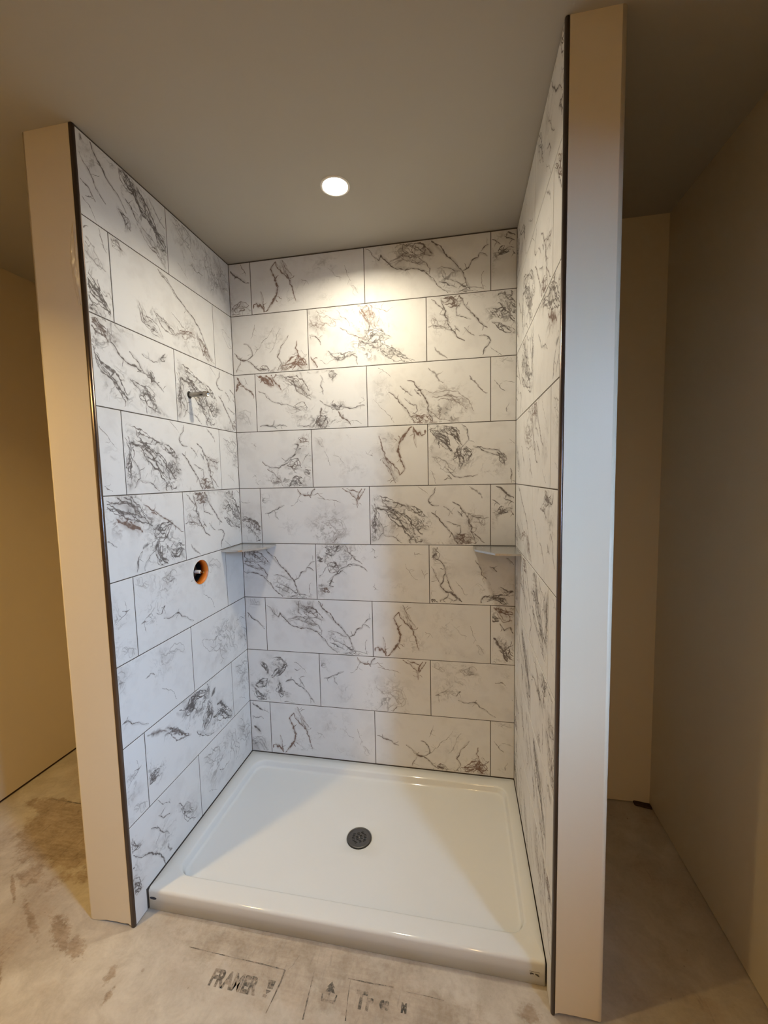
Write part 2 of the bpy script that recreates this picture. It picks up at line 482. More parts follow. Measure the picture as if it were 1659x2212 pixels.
FACES['faint'] = parse('''
L 3,.5,.2 .08,.62 .14,.61 .19,.63
L 1.8,.55,.1 .15,.58 .22,.55 .3,.5
L 2,.55,.1 .33,.56 .38,.6 .44,.61 .51,.52 .44,.53
L 1.8,.6,.1 .47,.68 .63,.72 .77,.7 .83,.78 .95,.84 1.08,.93
L 2.4,.6,.1 .7,.7 .77,.71
B .06,4,.4,.2,1.8 .47,.17 .58,.15 .7,.16 .76,.24
B .06,3,.3,.2,1.8 .05,.05 .15,.15 .25,.12
L 3,.45,.2 1.08,.33 1.17,.31 1.24,.36
B .08,3,.28,.2,1.8 1.3,.1 1.5,.25 1.7,.2 1.85,.32
L 1.8,.35,.1 1.35,.6 1.5,.7 1.62,.9
C .35,.4 .55,.2
C .3,.35 .3,.55
C .3,.35 1.4,.3
''')
FACES['canyon'] = parse('''
B .08,8,.85,.1,2.0 .4,.0 .66,.04 .84,.1 1.0,.16 1.15,.25 1.34,.38 1.44,.47
L 7,1,.75 .82,.27 .9,.33 1.0,.37 1.12,.42
L 8,1,.8 1.0,.38 1.12,.4 1.2,.47
L 2.6,.8,.6 1.25,.13 1.36,.2 1.47,.25 1.6,.34 1.74,.42 1.86,.5 2,.58
L 6,.5,.9 1.38,.24 1.47,.28
B .07,6,.8,.05,2 1.38,.45 1.5,.55 1.58,.5 1.66,.45 1.75,.4
B .05,6,.85,.05,2 1.5,.56 1.46,.73 1.5,.88 1.66,.97
B .06,6,.8,.05,1.7 1.68,.78 1.78,.84 1.9,.82 2,.92
L 8,.45,.0 1.2,.68 1.3,.64
L 2.6,.75,.0 1.18,.72 1.1,.83 1.09,.92 1.05,1
L 2,.6,.0 1.4,.75 1.3,.8 1.2,.97
L 2,.6,.0 .3,.3 .5,.5 .8,.6
C .3,.8 1.0,.2
C .3,.7 1.55,.65
C .2,.6 1.85,.85
''')
FACES['drape'] = parse('''
L 9,.6,.4 .62,.0 .72,.07 .85,.15
B .06,6,.8,.3,2.4 .55,.0 .72,.08 .88,.17 1.02,.26
B .05,5,.75,.05,1.9 .6,.25 .7,.42 .79,.55 .95,.63 1.04,.76 1.12,.84 1.1,1
L 3.4,.7,.1 .93,.24 1.05,.36 1.18,.42 1.29,.42 1.44,.47
L 2.6,.8,.05 1.2,.27 1.33,.36 1.4,.46 1.5,.48
B .04,5,.8,.05,1.7 1.46,.42 1.54,.5 1.58,.58
L 2.6,.75,.05 1.56,.52 1.65,.57 1.75,.64
B .06,6,.75,.05,1.8 1.15,.6 1.37,.72 1.47,.72 1.5,.8 1.6,.86 1.48,.98
L 2,.6,.05 1.37,.72 1.42,.85 1.42,.98
L 1.8,.6,.1 1.4,.24 1.55,.28 1.67,.27
B .03,3,.6,.05,1.5 1.65,.27 1.76,.2 1.87,.12
C .25,.6 .8,.15
C .25,.5 1.0,.7
C .2,.5 1.45,.75
''')
FACES['rain'] = parse('''
L 2.6,.75,.1 .79,.0 .86,.18 .96,.31 1.06,.42 1.2,.5 1.3,.62
B .06,7,.85,.05,1.9 1.2,.1 1.3,.2 1.42,.27 1.52,.37
B .06,7,.85,.05,1.9 1.42,.12 1.52,.3 1.64,.46 1.76,.52 1.86,.6 2,.7
B .05,5,.75,.05,1.7 1.74,.5 1.86,.64 2,.82
L 3,.75,.05 1.3,.46 1.4,.53 1.48,.62
B .04,4,.65,.1,1.6 1.16,.64 1.3,.7 1.34,.78 1.26,.85
B .06,4,.55,.3,1.5 1.46,.6 1.63,.7 1.8,.82 1.95,.95
L 7,.45,.1 .66,.1 .74,.2
L 2,.6,.1 .66,.62 .78,.66 .86,.76
L 2,.6,.05 .7,.36 .82,.5 .92,.64 1.0,.7
L 2,.5,.05 .64,.75 .8,.88 .86,.98
L 2,.6,.05 1.7,.2 1.82,.32 1.98,.42
B .08,5,.6,.05,1.6 .1,.1 .3,.4 .5,.6
C .3,.6 1.5,.4
C .3,.35 .8,.4
''')
FACES['slash'] = parse('''
B .05,4,.55,.3,1.5 .02,.02 .1,.06 .2,.14
L 2.4,.8,.15 .78,.03 .95,.12 1.15,.25 1.35,.35 1.55,.47 1.68,.58 1.8,.75 1.98,.95
L 2,.6,.1 .8,.05 .95,.08 1.05,.16 1.12,.26
B .06,5,.55,.2,1.8 .38,.6 .5,.8 .65,.83 .8,.92
B .05,4,.6,.2,1.7 .66,.6 .82,.7 .95,.75 1.08,.8
B .05,4,.55,.7,2.4 1.05,.8 1.2,.72 1.4,.66 1.55,.68
L 7,.35,.6 1.12,.76 1.24,.72
B .05,5,.75,.6,2 1.5,.6 1.62,.7 1.75,.86 1.95,.98
L 1.8,.5,.2 1.0,.5 1.2,.62 1.4,.7
C .3,.35 .6,.75
C .3,.4 1.4,.7
''')
FACES['cliff'] = parse('''
B .06,7,.85,.0,2.0 .6,.1 .85,.22 .98,.2 .9,.06 1.1,.05 1.3,.14 1.35,.3
B .07,7,.85,.0,2.0 1.36,.3 1.32,.48 1.24,.64 1.1,.72
L 9,.7,.0 1.42,.28 1.5,.2
L 8,.95,.0 1.55,.5 1.65,.52 1.78,.7
B .07,6,.8,.0,1.9 1.4,.62 1.6,.68 1.8,.82 1.95,.92
L 9,.45,.3 .03,.06 .2,.13 .38,.22
B .05,5,.7,.2,2.2 .3,.18 .5,.3 .68,.45 .86,.58
L 2.6,.7,.0 1.0,.62 1.2,.8 1.4,.9
L 2,.6,.0 1.3,.02 1.35,.15 1.3,.28
B .08,5,.7,.0,1.7 .0,.72 .08,.62 .16,.7 .25,.62
C .3,.7 1.1,.2
C .3,.6 1.5,.65
''')
FACES['ring'] = parse('''
B .04,4,.7,.0,1.7 .86,.22 .93,.3 1.0,.38 .96,.46
B .03,4,.55,.0,1.4 1.09,.15 1.25,.13 1.36,.22
B .04,5,.8,.0,1.8 1.36,.22 1.33,.32 1.18,.43 1.05,.52
B .05,5,.75,.0,1.9 .62,.6 .74,.68 .87,.65 .94,.6 1.07,.62
B .05,5,.65,.0,1.6 .66,.7 .8,.87 .89,.94 .96,.86 .85,.85
B .05,4,.7,.0,1.8 1.18,.55 1.24,.7 1.2,.8 1.43,.81
L 3.4,.85,.0 1.34,.58 1.42,.54 1.48,.53
L 2.4,.8,.0 1.48,.53 1.54,.6 1.68,.68 1.79,.8 1.9,.96
L 2.6,.7,.0 1.6,.49 1.64,.56 1.7,.65
L 2,.55,.1 1.52,.2 1.6,.22 1.68,.3 1.75,.38
L 2.2,.6,.1 1.52,.32 1.57,.35
L 2,.6,.1 1.8,.86 1.86,.88
L 2,.5,.1 1.2,1 1.35,.96 1.5,.97
C .3,.6 .85,.75
C .25,.5 1.15,.35
''')
FACES['mist'] = parse('''
B .12,4,.35,.1,1.7 .1,.1 .3,.3 .5,.28 .7,.5
B .12,4,.35,.1,1.7 .8,.1 .95,.3 1.0,.55 .9,.8
B .12,4,.35,.1,1.7 1.1,.2 1.3,.5 1.5,.5 1.75,.8
L 2.2,.5,.05 1.2,.15 1.3,.3 1.28,.45
L 2,.5,.05 .5,.6 .62,.68 .78,.66
L 1.6,.4,.1 .2,.75 .4,.88
C .4,.45 .5,.4
C .4,.45 1.2,.5
''')
FACES['sliver_a'] = parse('''
L 4,.7,.1 1.6,.22 1.66,.28 1.8,.38 2,.48
L 1.8,.5,.1 1.75,.08 1.85,.22 1.92,.34
B .05,4,.6,.6,1.8 1.58,.93 1.75,.85 1.9,.86 2,.97
L 2,.5,.5 1.55,.99 1.75,.97 2,.99
C .2,.4 1.8,.9
''')
FACES['sliver_b'] = parse('''
L 6,.85,.9 1.64,.02 1.7,.12 1.76,.2
L 3,.75,.7 1.74,.16 1.84,.26 1.92,.3 1.96,.42
L 5,.8,.9 1.63,.28 1.66,.16 1.7,.1
L 1.6,.4,.2 1.8,.06 1.86,.18
B .08,3,.25,.1,1.5 1.6,.65 1.75,.7 1.9,.85
C .2,.3 1.75,.75
''')
FACES['sliver_c'] = parse('''
L 1.6,.4,.1 1.62,.23 1.72,.26 1.8,.25
B .05,5,.75,.15,2.2 1.6,.52 1.75,.55 1.86,.66 1.98,.8
L 3,.6,.1 1.7,.66 1.82,.78 1.95,.95
L 2.4,.6,.1 1.88,.98 1.98,.92
C .25,.5 1.8,.75
''')
FACES['sliver_d'] = parse('''
L 2.4,.8,.0 1.58,.26 1.7,.36 1.82,.44 1.9,.52 2,.6
B .06,3,.3,.0,1.6 1.68,.05 1.8,.12 1.9,.1
C .15,.3 1.75,.1
''')
FACES['sliver_e'] = parse('''
L 4,.85,.0 1.62,.04 1.74,.1 1.85,.17
L 2,.5,.0 1.85,.17 1.98,.22
L 9,.9,.1 1.66,.5 1.72,.54 1.78,.6
L 2,.6,.0 1.6,.3 1.7,.33 1.82,.3 1.86,.34
B .1,4,.35,.0,1.6 1.6,.75 1.75,.85 1.95,.95
C .25,.5 1.7,.85
''')
FACES['sliver_f'] = parse('''
L 4,.85,.1 .08,.03 .2,.1 .28,.18 .4,.26
L 2.4,.6,.1 .2,.22 .36,.3
L 2.2,.6,.1 0,.24 .08,.28 .14,.33
B .04,5,.75,.1,1.8 .02,.48 .12,.47 .24,.4 .34,.42
L 2.4,.7,.1 .32,.42 .4,.52
C .2,.4 .2,.3
''')
FACES['sliver_g'] = parse('''
L 2,.5,.0 .06,.36 .1,.42 .16,.5 .22,.54
L 1.6,.4,.0 .18,.38 .3,.4 .42,.42
L 2.2,.5,.0 .28,.72 .24,.8 .25,.86
B .05,3,.25,.0,1.5 .05,.05 .2,.02 .35,.1
C .2,.3 .15,.05
C .15,.3 .2,.9
''')
FACES['sliver_h'] = parse('''
B .08,6,.6,.8,2.4 .05,.02 .2,.12 .42,.2
B .04,5,.8,.1,1.6 .02,.18 .1,.25 .14,.2
L 2.6,.75,.1 .15,.3 .22,.42 .32,.36 .4,.5
L 6,.9,.2 .03,.55 .1,.6 .18,.72 .26,.8
B .06,6,.9,.2,2.2 .16,.7 .26,.82 .4,.9
L 2.6,.8,.1 .25,.72 .36,.66 .42,.72
L 2,.5,.2 .05,.95 .2,1
C .25,.6 .2,.75
C .2,.5 .3,.1
''')

def fractal(pts, rng, amp=.10, step=.030):
    """midpoint displacement of a polyline given in face units"""
    out = [pts[0]]
    for (x0, y0), (x1, y1) in zip(pts, pts[1:]):
        def rec(a, b, d):
            L = math.hypot(b[0]-a[0], b[1]-a[1])
            if L < step or d > 5: out.append(b); return
            k = amp * L * rng.uniform(-1, 1)
            m = ((a[0]+b[0])/2 - (b[1]-a[1])/L*k, (a[1]+b[1])/2 + (b[0]-a[0])/L*k)
            rec(a, m, d+1); rec(m, b, d+1)
        rec((x0, y0), (x1, y1), 0)
    return out

def along(pts, t):
    ls = [math.hypot(b[0]-a[0], b[1]-a[1]) for a, b in zip(pts, pts[1:])]
    T = sum(ls); s = max(0, min(1, t)) * T
    for (a, b), L in zip(zip(pts, pts[1:]), ls):
        if s <= L or (a, b) == (pts[-2], pts[-1]):
            q = s / max(L, 1e-6); q = min(q, 1)
            return (a[0]+(b[0]-a[0])*q, a[1]+(b[1]-a[1])*q), (-(b[1]-a[1])/max(L,1e-6), (b[0]-a[0])/max(L,1e-6))
        s -= L

STROKES = {}
def strokes(face):
    """-> list of (points[(u,v)], width in face units, strength, warmth), clouds"""
    if face in STROKES: return STROKES[face]
    rng = random.Random(sum(ord(c) * (i + 3) for i, c in enumerate(face)))
    S, Cc = [], []
    U = .001 / H
    for kind, par, pts in FACES[face]:
        if kind == 'L':
            w, s, wm = par
            S.append((fractal(pts, rng, .14), w * U, s, wm))
            if s >= .6: S.append((fractal(pts, rng, .08, .07), (w*2.0+4)*U, .20*s, wm))
            for _ in range(2 if w < 5 else 1):          # short spurs
                if rng.random() < .75:
                    t = rng.uniform(.1, .9); c, nn = along(pts, t); sg = rng.choice((-1, 1)); L = rng.uniform(.03, .10)
                    q = (c[0] + nn[0]*sg*L + rng.uniform(-.05, .05), c[1] + nn[1]*sg*L + rng.uniform(-.04, .04))
                    S.append((fractal([c, q], rng, .2), w * U * .6, s * .75, wm))
        elif kind == 'B':
            sp, n, s, wm, w = par; n = int(n*1.05); w *= 1.75; rows = []
            for i in range(n):
                base = -sp + 2*sp*(i + .5)/n
                t0 = rng.uniform(0, .35); t1 = rng.uniform(.6, 1.0); k = max(4, int((t1-t0)*12)); row = []
                ph = rng.uniform(0, 6.28); fq = rng.uniform(4, 8)
                for j in range(k + 1):
                    t = t0 + (t1-t0)*j/k; c, nn = along(pts, t)
                    o = (base + sp*.45*math.sin(ph + t*fq) + rng.uniform(-.16, .16)*sp) * (0.45 + .9*math.sin(math.pi*min(max(t,.08),.92)))
                    row.append((c[0]+nn[0]*o, c[1]+nn[1]*o))
                rows.append(row)
                S.append((fractal(row, rng, .20, .030), w*U*rng.uniform(.6, 1.25), s*rng.uniform(.65, 1.0), wm))
            for _ in range(int(n*1.6)):                  # links between strands make the cells
                a = rng.randrange(n); b = (a + rng.choice((1, 2))) % n
                ia = rng.randrange(len(rows[a])); pa = rows[a][ia]; pb = rows[b][max(0, min(len(rows[b])-1, ia+rng.choice((-2, -1, 1, 2))))]
                if math.hypot(pa[0]-pb[0], pa[1]-pb[1]) < .22:
                    S.append((fractal([pa, pb], rng, .22, .035), w*U*.75, s*.85, wm))
            S.append((fractal(pts, rng, .10, .07), sp*.9, .16*s, wm))
            for t in (.15, .38, .62, .85): Cc.append((along(pts, t)[0], sp*1.6, .75*s))
        else:
            Cc.append((pts[0], par[0], par[1]))
    STROKES[face] = (S, Cc)
    return STROKES[face]

def in_poly(x, y, poly):
    r = np.zeros(len(x), bool)
    n = len(poly)
    for i in range(n):
        x0, y0 = poly[i]; x1, y1 = poly[(i+1) % n]
        c = ((y0 > y) != (y1 > y)) & (x < (x1-x0)*(y-y0)/((y1-y0) if y1 != y0 else 1e-9) + x0)
        r ^= c
    return r

def vary(p, s):
    if s < .3: return 1.0
    a = math.sin(p[0]*91.0+p[1]*57.0)+math.sin(p[0]*203.0-p[1]*171.0+1.3)+.8*math.sin(p[0]*37.0-p[1]*410.0+4.0)
    return max(.45, 1.0+.42*a)
TILE_CACHE = {}
def tile_mesh(face, rot, outline, u0, v0, hole=None, flip=False):
    """outline: polygon in metres, local (x right, y up); (u0, v0): face position (u, v up) of local origin, in face units."""
    key = (face, rot, flip, tuple((round(a, 3), round(b, 3)) for a, b in outline), round(u0, 2), round(v0, 2), hole is not None)
    if key in TILE_CACHE: return TILE_CACHE[key]
    S, Cc = strokes(face)
    def f2l(u, v):                    # face (v down) -> local metres
        if rot: u, v = 2-u, 1-v
        if flip: u = 2-u
        return ((u-u0)*H, ((1-v)-v0)*H)
    ins = .0007
    xs = [p[0] for p in outline]; ys = [p[1] for p in outline]
    cx = (min(xs)+max(xs))/2; cy = (min(ys)+max(ys))/2
    n = len(outline)
    inner = []
    for i in range(n):                # inset corner (rectilinear outlines, counter-clockwise)
        a = Vector(outline[i-1]); b = Vector(outline[i]); c = Vector(outline[(i+1) % n])
        d1 = (b-a).normalized(); d2 = (c-b).normalized()
        inner.append(tuple(b + ins*(Vector((-d1.y, d1.x)) + Vector((-d2.y, d2.x)))))
    x0, x1, y0, y1 = min(xs)+.002, max(xs)-.002, min(ys)+.002, max(ys)-.002
    verts, edges = [Vector(p) for p in inner], [(i, (i+1) % n) for i in range(n)]
    hp = []
    if hole:
        hx, hy, hr = hole; k = len(verts)
        hp = [(hx+hr*math.cos(2*math.pi*i/40), hy+hr*math.sin(2*math.pi*i/40)) for i in range(40)]
        verts += [Vector(p) for p in hp]; edges += [(k+i, k+(i+1) % 40) for i in range(40)]
    segs = []
    for pts, w, s, wm in S:
        L = [f2l(*p) for p in pts]; wl = w*H/2*2.25
        m = len(L)
        if m < 2: continue
        ok = [x0+wl < p[0] < x1-wl and y0+wl < p[1] < y1-wl and (not hole or math.hypot(p[0]-hole[0], p[1]-hole[1]) > hole[2]+wl+.001) for p in L]
        if n > 4: ok = [a and bool(in_poly(np.array([p[0]]), np.array([p[1]]), [(q[0], q[1]) for q in outline])[0]) for a, p in zip(ok, L)]
        rows = []
        for i, p in enumerate(L):
            if not ok[i]: rows.append(None); continue
            a = L[max(0, i-1)]; b = L[min(m-1, i+1)]
            d = math.hypot(b[0]-a[0], b[1]-a[1]) or 1
            t = i/(m-1); tw = wl*(.4+.6*math.sin(math.pi*min(1, max(.0, t*.86+.07)))) * vary(p, s)
            nx, ny = -(b[1]-a[1])/d*tw, (b[0]-a[0])/d*tw
            k = len(verts)
            verts += [Vector((p[0]+nx, p[1]+ny)), Vector(p), Vector((p[0]-nx, p[1]-ny))]
            rows.append((k, tw))
        for i in range(m):               # zero-valued caps where a stroke begins or ends
            if rows[i] is None: continue
            for q in (-1, 1):
                j = i+q
                if 0 <= j < m and rows[j] is not None: continue
                o_ = L[i-q] if 0 <= i-q < m else L[i]
                d = math.hypot(L[i][0]-o_[0], L[i][1]-o_[1])
                if d > 1e-6: verts.append(Vector((L[i][0]+(L[i][0]-o_[0])/d*rows[i][1]*1.02, L[i][1]+(L[i][1]-o_[1])/d*rows[i][1]*1.02)))
        for i in range(m-1):
            if rows[i] and rows[i+1]:
                for q in range(3): edges.append((rows[i][0]+q, rows[i+1][0]+q))
                segs.append((*L[i], *L[i+1], rows[i][1], rows[i+1][1], s, wm))
    gx = max(2, int((x1-x0)/.035)); gy = max(2, int((y1-y0)/.035))
    for i in range(1, gx):
        for j in range(1, gy):
            verts.append(Vector((x0+(x1-x0)*i/gx, y0+(y1-y0)*j/gy)))
    vo, eo, fo, _, _, _ = delaunay_2d_cdt(verts, edges, [], 0, 1e-6)
    V = np.array([(v.x, v.y) for v in vo])
    F = np.array([f for f in fo if len(f) == 3])
    cen = V[F].mean(1)
    keep = in_poly(cen[:, 0], cen[:, 1], [(q[0], q[1]) for q in inner])
    if hole: keep &= np.hypot(cen[:, 0]-hole[0], cen[:, 1]-hole[1]) > hole[2]*.995
    F = F[keep]
    vein = np.zeros(len(V)); warm = np.zeros(len(V))
    for (ax_, ay_, bx_, by_, w0, w1, s, wm) in segs:
        mw = max(w0, w1) + .0005
        idx = np.nonzero((V[:, 0] > min(ax_, bx_)-mw) & (V[:, 0] < max(ax_, bx_)+mw) & (V[:, 1] > min(ay_, by_)-mw) & (V[:, 1] < max(ay_, by_)+mw))[0]
        if not len(idx): continue
        q = V[idx]; d = np.array((bx_-ax_, by_-ay_)); L2 = d@d + 1e-12
        t = np.clip(((q-(ax_, ay_))@d)/L2, 0, 1)
        ds = np.hypot(*(q-(np.array((ax_, ay_))+t[:, None]*d)).T)
        val = s*np.clip(1-ds/(w0+(w1-w0)*t), 0, 1)
        b = val > vein[idx]
        vein[idx[b]] = val[b]; warm[idx[b]] = wm
        near = ~b & (warm[idx] == 0); warm[idx[near]] = wm
    dens = np.zeros(len(V)) + .04
    for c, r, s in Cc:
        lx, ly = f2l(*c); dens = np.maximum(dens, s*np.exp(-((V[:, 0]-lx)**2+(V[:, 1]-ly)**2)/(r*H)**2))
    # assemble: front, chamfer, sides
    vl = [(a, b, 0.0) for a, b in V]; fl = [tuple(int(q) for q in f) for f in F]
    # orientation up (+z)
    A = V[F]; area = (A[:, 1, 0]-A[:, 0, 0])*(A[:, 2, 1]-A[:, 0, 1])-(A[:, 1, 1]-A[:, 0, 1])*(A[:, 2, 0]-A[:, 0, 0])
    fl = [f if ar > 0 else f[::-1] for f, ar in zip(fl, area)]
    # boundary edges of the front (robust to split outline edges)
    cnt = {}
    for f in fl:
        for a, b in ((f[0], f[1]), (f[1], f[2]), (f[2], f[0])):
            cnt[(a, b)] = cnt.get((a, b), 0) + 1
    bd = [(a, b) for (a, b) in cnt if (b, a) not in cnt]
    mid = {}; back = {}
    pv = np.array(inner); po = np.array(outline)
    def outer(i):
        x, y = V[i]
        if hole and abs(math.hypot(x-hole[0], y-hole[1])-hole[2]) < .002: return (x, y)
        ox, oy = x, y
        for k in range(n):
            a, b = inner[k], inner[(k+1) % n]
            if abs(a[0]-b[0]) < 1e-7 and abs(x-a[0]) < 2e-5 and min(a[1], b[1])-1e-4 < y < max(a[1], b[1])+1e-4: ox = outline[k][0]
            if abs(a[1]-b[1]) < 1e-7 and abs(y-a[1]) < 2e-5 and min(a[0], b[0])-1e-4 < x < max(a[0], b[0])+1e-4: oy = outline[k][1]
        return (ox, oy)
    for a, b in bd:
        for i in (a, b):
            if i not in mid:
                ox, oy = outer(i)
                mid[i] = len(vl); vl.append((ox, oy, -.0007)); back[i] = len(vl); vl.append((ox, oy, -.0095))
        fl.append((b, a, mid[a], mid[b])); fl.append((mid[b], mid[a], back[a], back[b]))
    me = bpy.data.meshes.new('tile')
    me.from_pydata(vl, [], fl); me.update()
    at = me.color_attributes.new('print', 'FLOAT_COLOR', 'POINT')
    col = np.zeros((len(vl), 4), np.float32); col[:, 3] = 1; col[:, 1] = .04
    col[:len(V), 0] = vein; col[:len(V), 1] = dens; col[:len(V), 2] = warm
    at.data.foreach_set('color', col.ravel())
    me.materials.append(M_TILE)
    TILE_CACHE[key] = me
    return me

G = 0.0036      # joint width
def lay(parent, frame, outline, face, rot, u0, v0, hole=None, flip=False):
    """frame: 4x4 wall frame; outline in wall coords (s right, z up) -> a tile child of the wall"""
    ox, oy = min(p[0] for p in outline), min(p[1] for p in outline)
    loc = [(p[0]-ox, p[1]-oy) for p in outline]
    hl = None if hole is None else (hole[0]-ox, hole[1]-oy, hole[2])
    me = tile_mesh(face, rot, loc, u0, v0, hl, flip)
    o = bpy.data.objects.new('tile', me); COL.objects.link(o)
    o.parent = parent
    o.matrix_local = frame @ Matrix.Translation((ox, oy, 0))
    return o

ROW0 = ZB - 0.0001 + H     # top of the lowest course (joint line 8)
def zline(k): return ZB + H*(9-k)

# ------------------------------------------------------------------ room shell
def m_floor():
    k = NT('subfloor'); c = k.obj()
    def ell(cx, cy, rx, ry, rotz=0.0, edge=.35, wob=.45, ns=9.0):
        mp = k.n('ShaderNodeMapping', vector_type='TEXTURE'); k.l(c, mp.inputs[0])
        mp.inputs['Location'].default_value = (cx, cy, 0); mp.inputs['Rotation'].default_value = (0, 0, rotz); mp.inputs['Scale'].default_value = (rx, ry, 1)
        ln = k.n('ShaderNodeVectorMath', operation='LENGTH'); k.l(mp.outputs[0], ln.inputs[0])
        nz = k.noise(c, ns*1.5, 5, .7)
        d = k.math('ADD', ln.outputs['Value'], k.math('MULTIPLY', k.math('SUBTRACT', nz.outputs[0], .5), wob*5.5))
        return k.smooth(d, 1-edge, 1+edge, 1.0, 0.0)
    big = k.noise(c, 2.6, 5, .6, .4); mid = k.noise(c, 11.0, 5, .65, .5); fine = k.noise(c, 90.0, 4, .6)
    st = k.n('ShaderNodeMapping'); k.l(c, st.inputs[0]); st.inputs['Scale'].default_value = (5, 34, 1); st.inputs['Rotation'].default_value = (0, 0, .35)
    strand = k.noise(st.outputs[0], 2.2, 5, .65, .8)
    st2 = k.n('ShaderNodeMapping'); k.l(c, st2.inputs[0]); st2.inputs['Scale'].default_value = (30, 5, 1); st2.inputs['Rotation'].default_value = (0, 0, -.3)
    strand2 = k.noise(st2.outputs[0], 2.4, 5, .65, .8)
    wood = k.mix(k.smooth(k.math('ADD', k.math('MULTIPLY', strand.outputs[0], .45), k.math('MULTIPLY', mid.outputs[0], .55)), .32, .66), (0.22, 0.16, 0.105), (0.41, 0.32, 0.235))
    wood = k.mix(k.math('MULTIPLY', k.smooth(strand2.outputs[0], .56, .68), .6), wood, (0.15, 0.11, 0.075))
    mud = k.mix(k.smooth(mid.outputs[0], .3, .75), (0.43, 0.38, 0.315), (0.58, 0.53, 0.46))
    mud = k.mix(k.math('MULTIPLY', k.smooth(big.outputs[0], .45, .7), .5), mud, (0.42, 0.355, 0.29))
    # how much dried compound covers the boards
    bare = k.smooth(k.math('ADD', big.outputs[0], k.math('MULTIPLY', k.math('SUBTRACT', mid.outputs[0], .5), .5)), .5, .68)
    bare = k.math('MULTIPLY', bare, .55)
    for a in ((.62, -.885, .42, .075, 0, .5, .5), (.95, -.95, .3, .06, 0, .5, .6)):
        bare = k.math('MAXIMUM', bare, k.math('MULTIPLY', ell(*a), .55))
    for a in ((-.268, -.945, .085, .026, -.55, .3, .55, 26), (-.165, -.98, .05, .026, -.4, .3, .55, 26), (.03, -1.03, .014, .024, .2, .35, .55, 34), (.070, -1.078, .010, .020, 0, .35, .6, 34),
              (-.62, -.60, .30, .17, -.35, .2, .40, 6), (-.80, -.47, .23, .055, -.1, .2, .45, 9), (-.62, -.84, .07, .007, -.6, .4, .6, 22), (-.56, -.80, .018, .008, -.3, .3, .5, 30),
              (-.50, -1.02, .13, .010, -.7, .5, .7, 20), (-.32, -1.12, .15, .008, -.75, .5, .7, 20), (-.42, -.93, .10, .012, -.5, .5, .7, 20), (.13, -1.0, .006, .005, 0, .3, .2, 30), (1.30, -.955, .02, .006, -.5, .4, .6, 30), (1.40, -.90, .03, .02, 0, .4, .6, 24)):
        bare = k.math('MAXIMUM', bare, k.math('MULTIPLY', ell(*a), .92))
    clean = ell(.06, -.95, .22, .05, -.1, .6, .4)
    bare = k.math('MULTIPLY', bare, k.math('SUBTRACT', 1.0, k.math('MULTIPLY', clean, .6)))
    col = k.mix(bare, mud, wood)
    speck = k.smooth(k.noise(c, 34.0, 2).outputs[0], .73, .78)
    col = k.mix(k.math('MULTIPLY', speck, .5), col, (0.16, 0.12, 0.09))
    col = k.mix(k.math('MULTIPLY', k.smooth(fine.outputs[0], .3, .7), .12), col, (0.75, 0.7, 0.62))
    k.set(col, .85, 0, .25)
    hsum = k.math('ADD', k.math('MULTIPLY', mid.outputs[0], .6), k.math('ADD', k.math('MULTIPLY', strand.outputs[0], .25), k.math('MULTIPLY', fine.outputs[0], .25)))
    k.bump(k.math('SUBTRACT', hsum, k.math('MULTIPLY', bare, .3)), .35, .004)
    return k.m
M_FLOOR = m_floor()
floor = struct(box('floor', (XL-.1, XR+.14, YF-.1, YB+.1, -.06, 0), M_FLOOR), 'bare subfloor smeared with dried plaster around the shower')
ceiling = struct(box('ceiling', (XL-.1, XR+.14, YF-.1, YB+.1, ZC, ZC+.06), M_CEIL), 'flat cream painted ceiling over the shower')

def wall_slab(name, b, gap, label, plate):
    x0, x1, y0, y1 = b
    o = struct(box(name, (x0, x1, y0, y1, gap, ZC), M_WALL), label)
    p = box('bottom_plate', plate, M_DARK, o)
    return o
wall_left = wall_slab('wall_left', (XL-.1, XL, YF, YB), .013, 'dim cream wall left of the shower', (XL-.09, XL-.006, YF, YB, 0, .05))
wall_back = wall_slab('wall_back', (XL-.1, XR+.1, YB, YB+.1), .005, 'rear wall with the marble tiled shower back', (XL-.09, XR+.09, YB+.006, YB+.09, 0, .05))
wall_front = wall_slab('wall_front', (XL-.1, XR+.1, YF-.1, YF), .005, 'plain wall behind the viewer', (XL-.09, XR+.09, YF-.09, YF-.01, 0, .05))
# right wall with the window opening
bm = bmesh.new()
for b in ((XR, XR+.06, YF, WY0, .005, ZC), (XR, XR+.06, WY1, YB, .005, ZC), (XR, XR+.06, WY0, WY1, .005, WZ0), (XR, XR+.06, WY0, WY1, WZ1, ZC)):
    add_box(bm, *b)
bmesh.ops.remove_doubles(bm, verts=bm.verts, dist=1e-5)
wall_right = struct(from_bm('wall_right', bm, M_WALL), 'shaded brown wall on the right beyond the white jamb')
box('bottom_plate', (XR+.006, XR+.055, YF, YB, 0, .05), M_DARK, wall_right)
bm = bmesh.new()
t = .014
for b in ((XR+.036, XR+.058, WY0, WY0+t, WZ0, WZ1), (XR+.036, XR+.058, WY1-t, WY1, WZ0, WZ1), (XR+.036, XR+.058, WY0+t, WY1-t, WZ0, WZ0+t), (XR+.036, XR+.058, WY0+t, WY1-t, WZ1-t, WZ1)):
    add_box(bm, *b)
window_1 = struct(from_bm('window_1', bm, M_RIM), 'narrow white window in the right wall')
kg = NT('window_glass'); kg.set((.9, .95, 1), .03)
_tr = kg.n('ShaderNodeBsdfTransparent'); _mx = kg.n('ShaderNodeMixShader'); _mx.inputs[0].default_value = .06
kg.l(_tr.outputs[0], _mx.inputs[1]); kg.l(kg.b.outputs[0], _mx.inputs[2]); kg.l(_mx.outputs[0], kg.out.inputs[0])
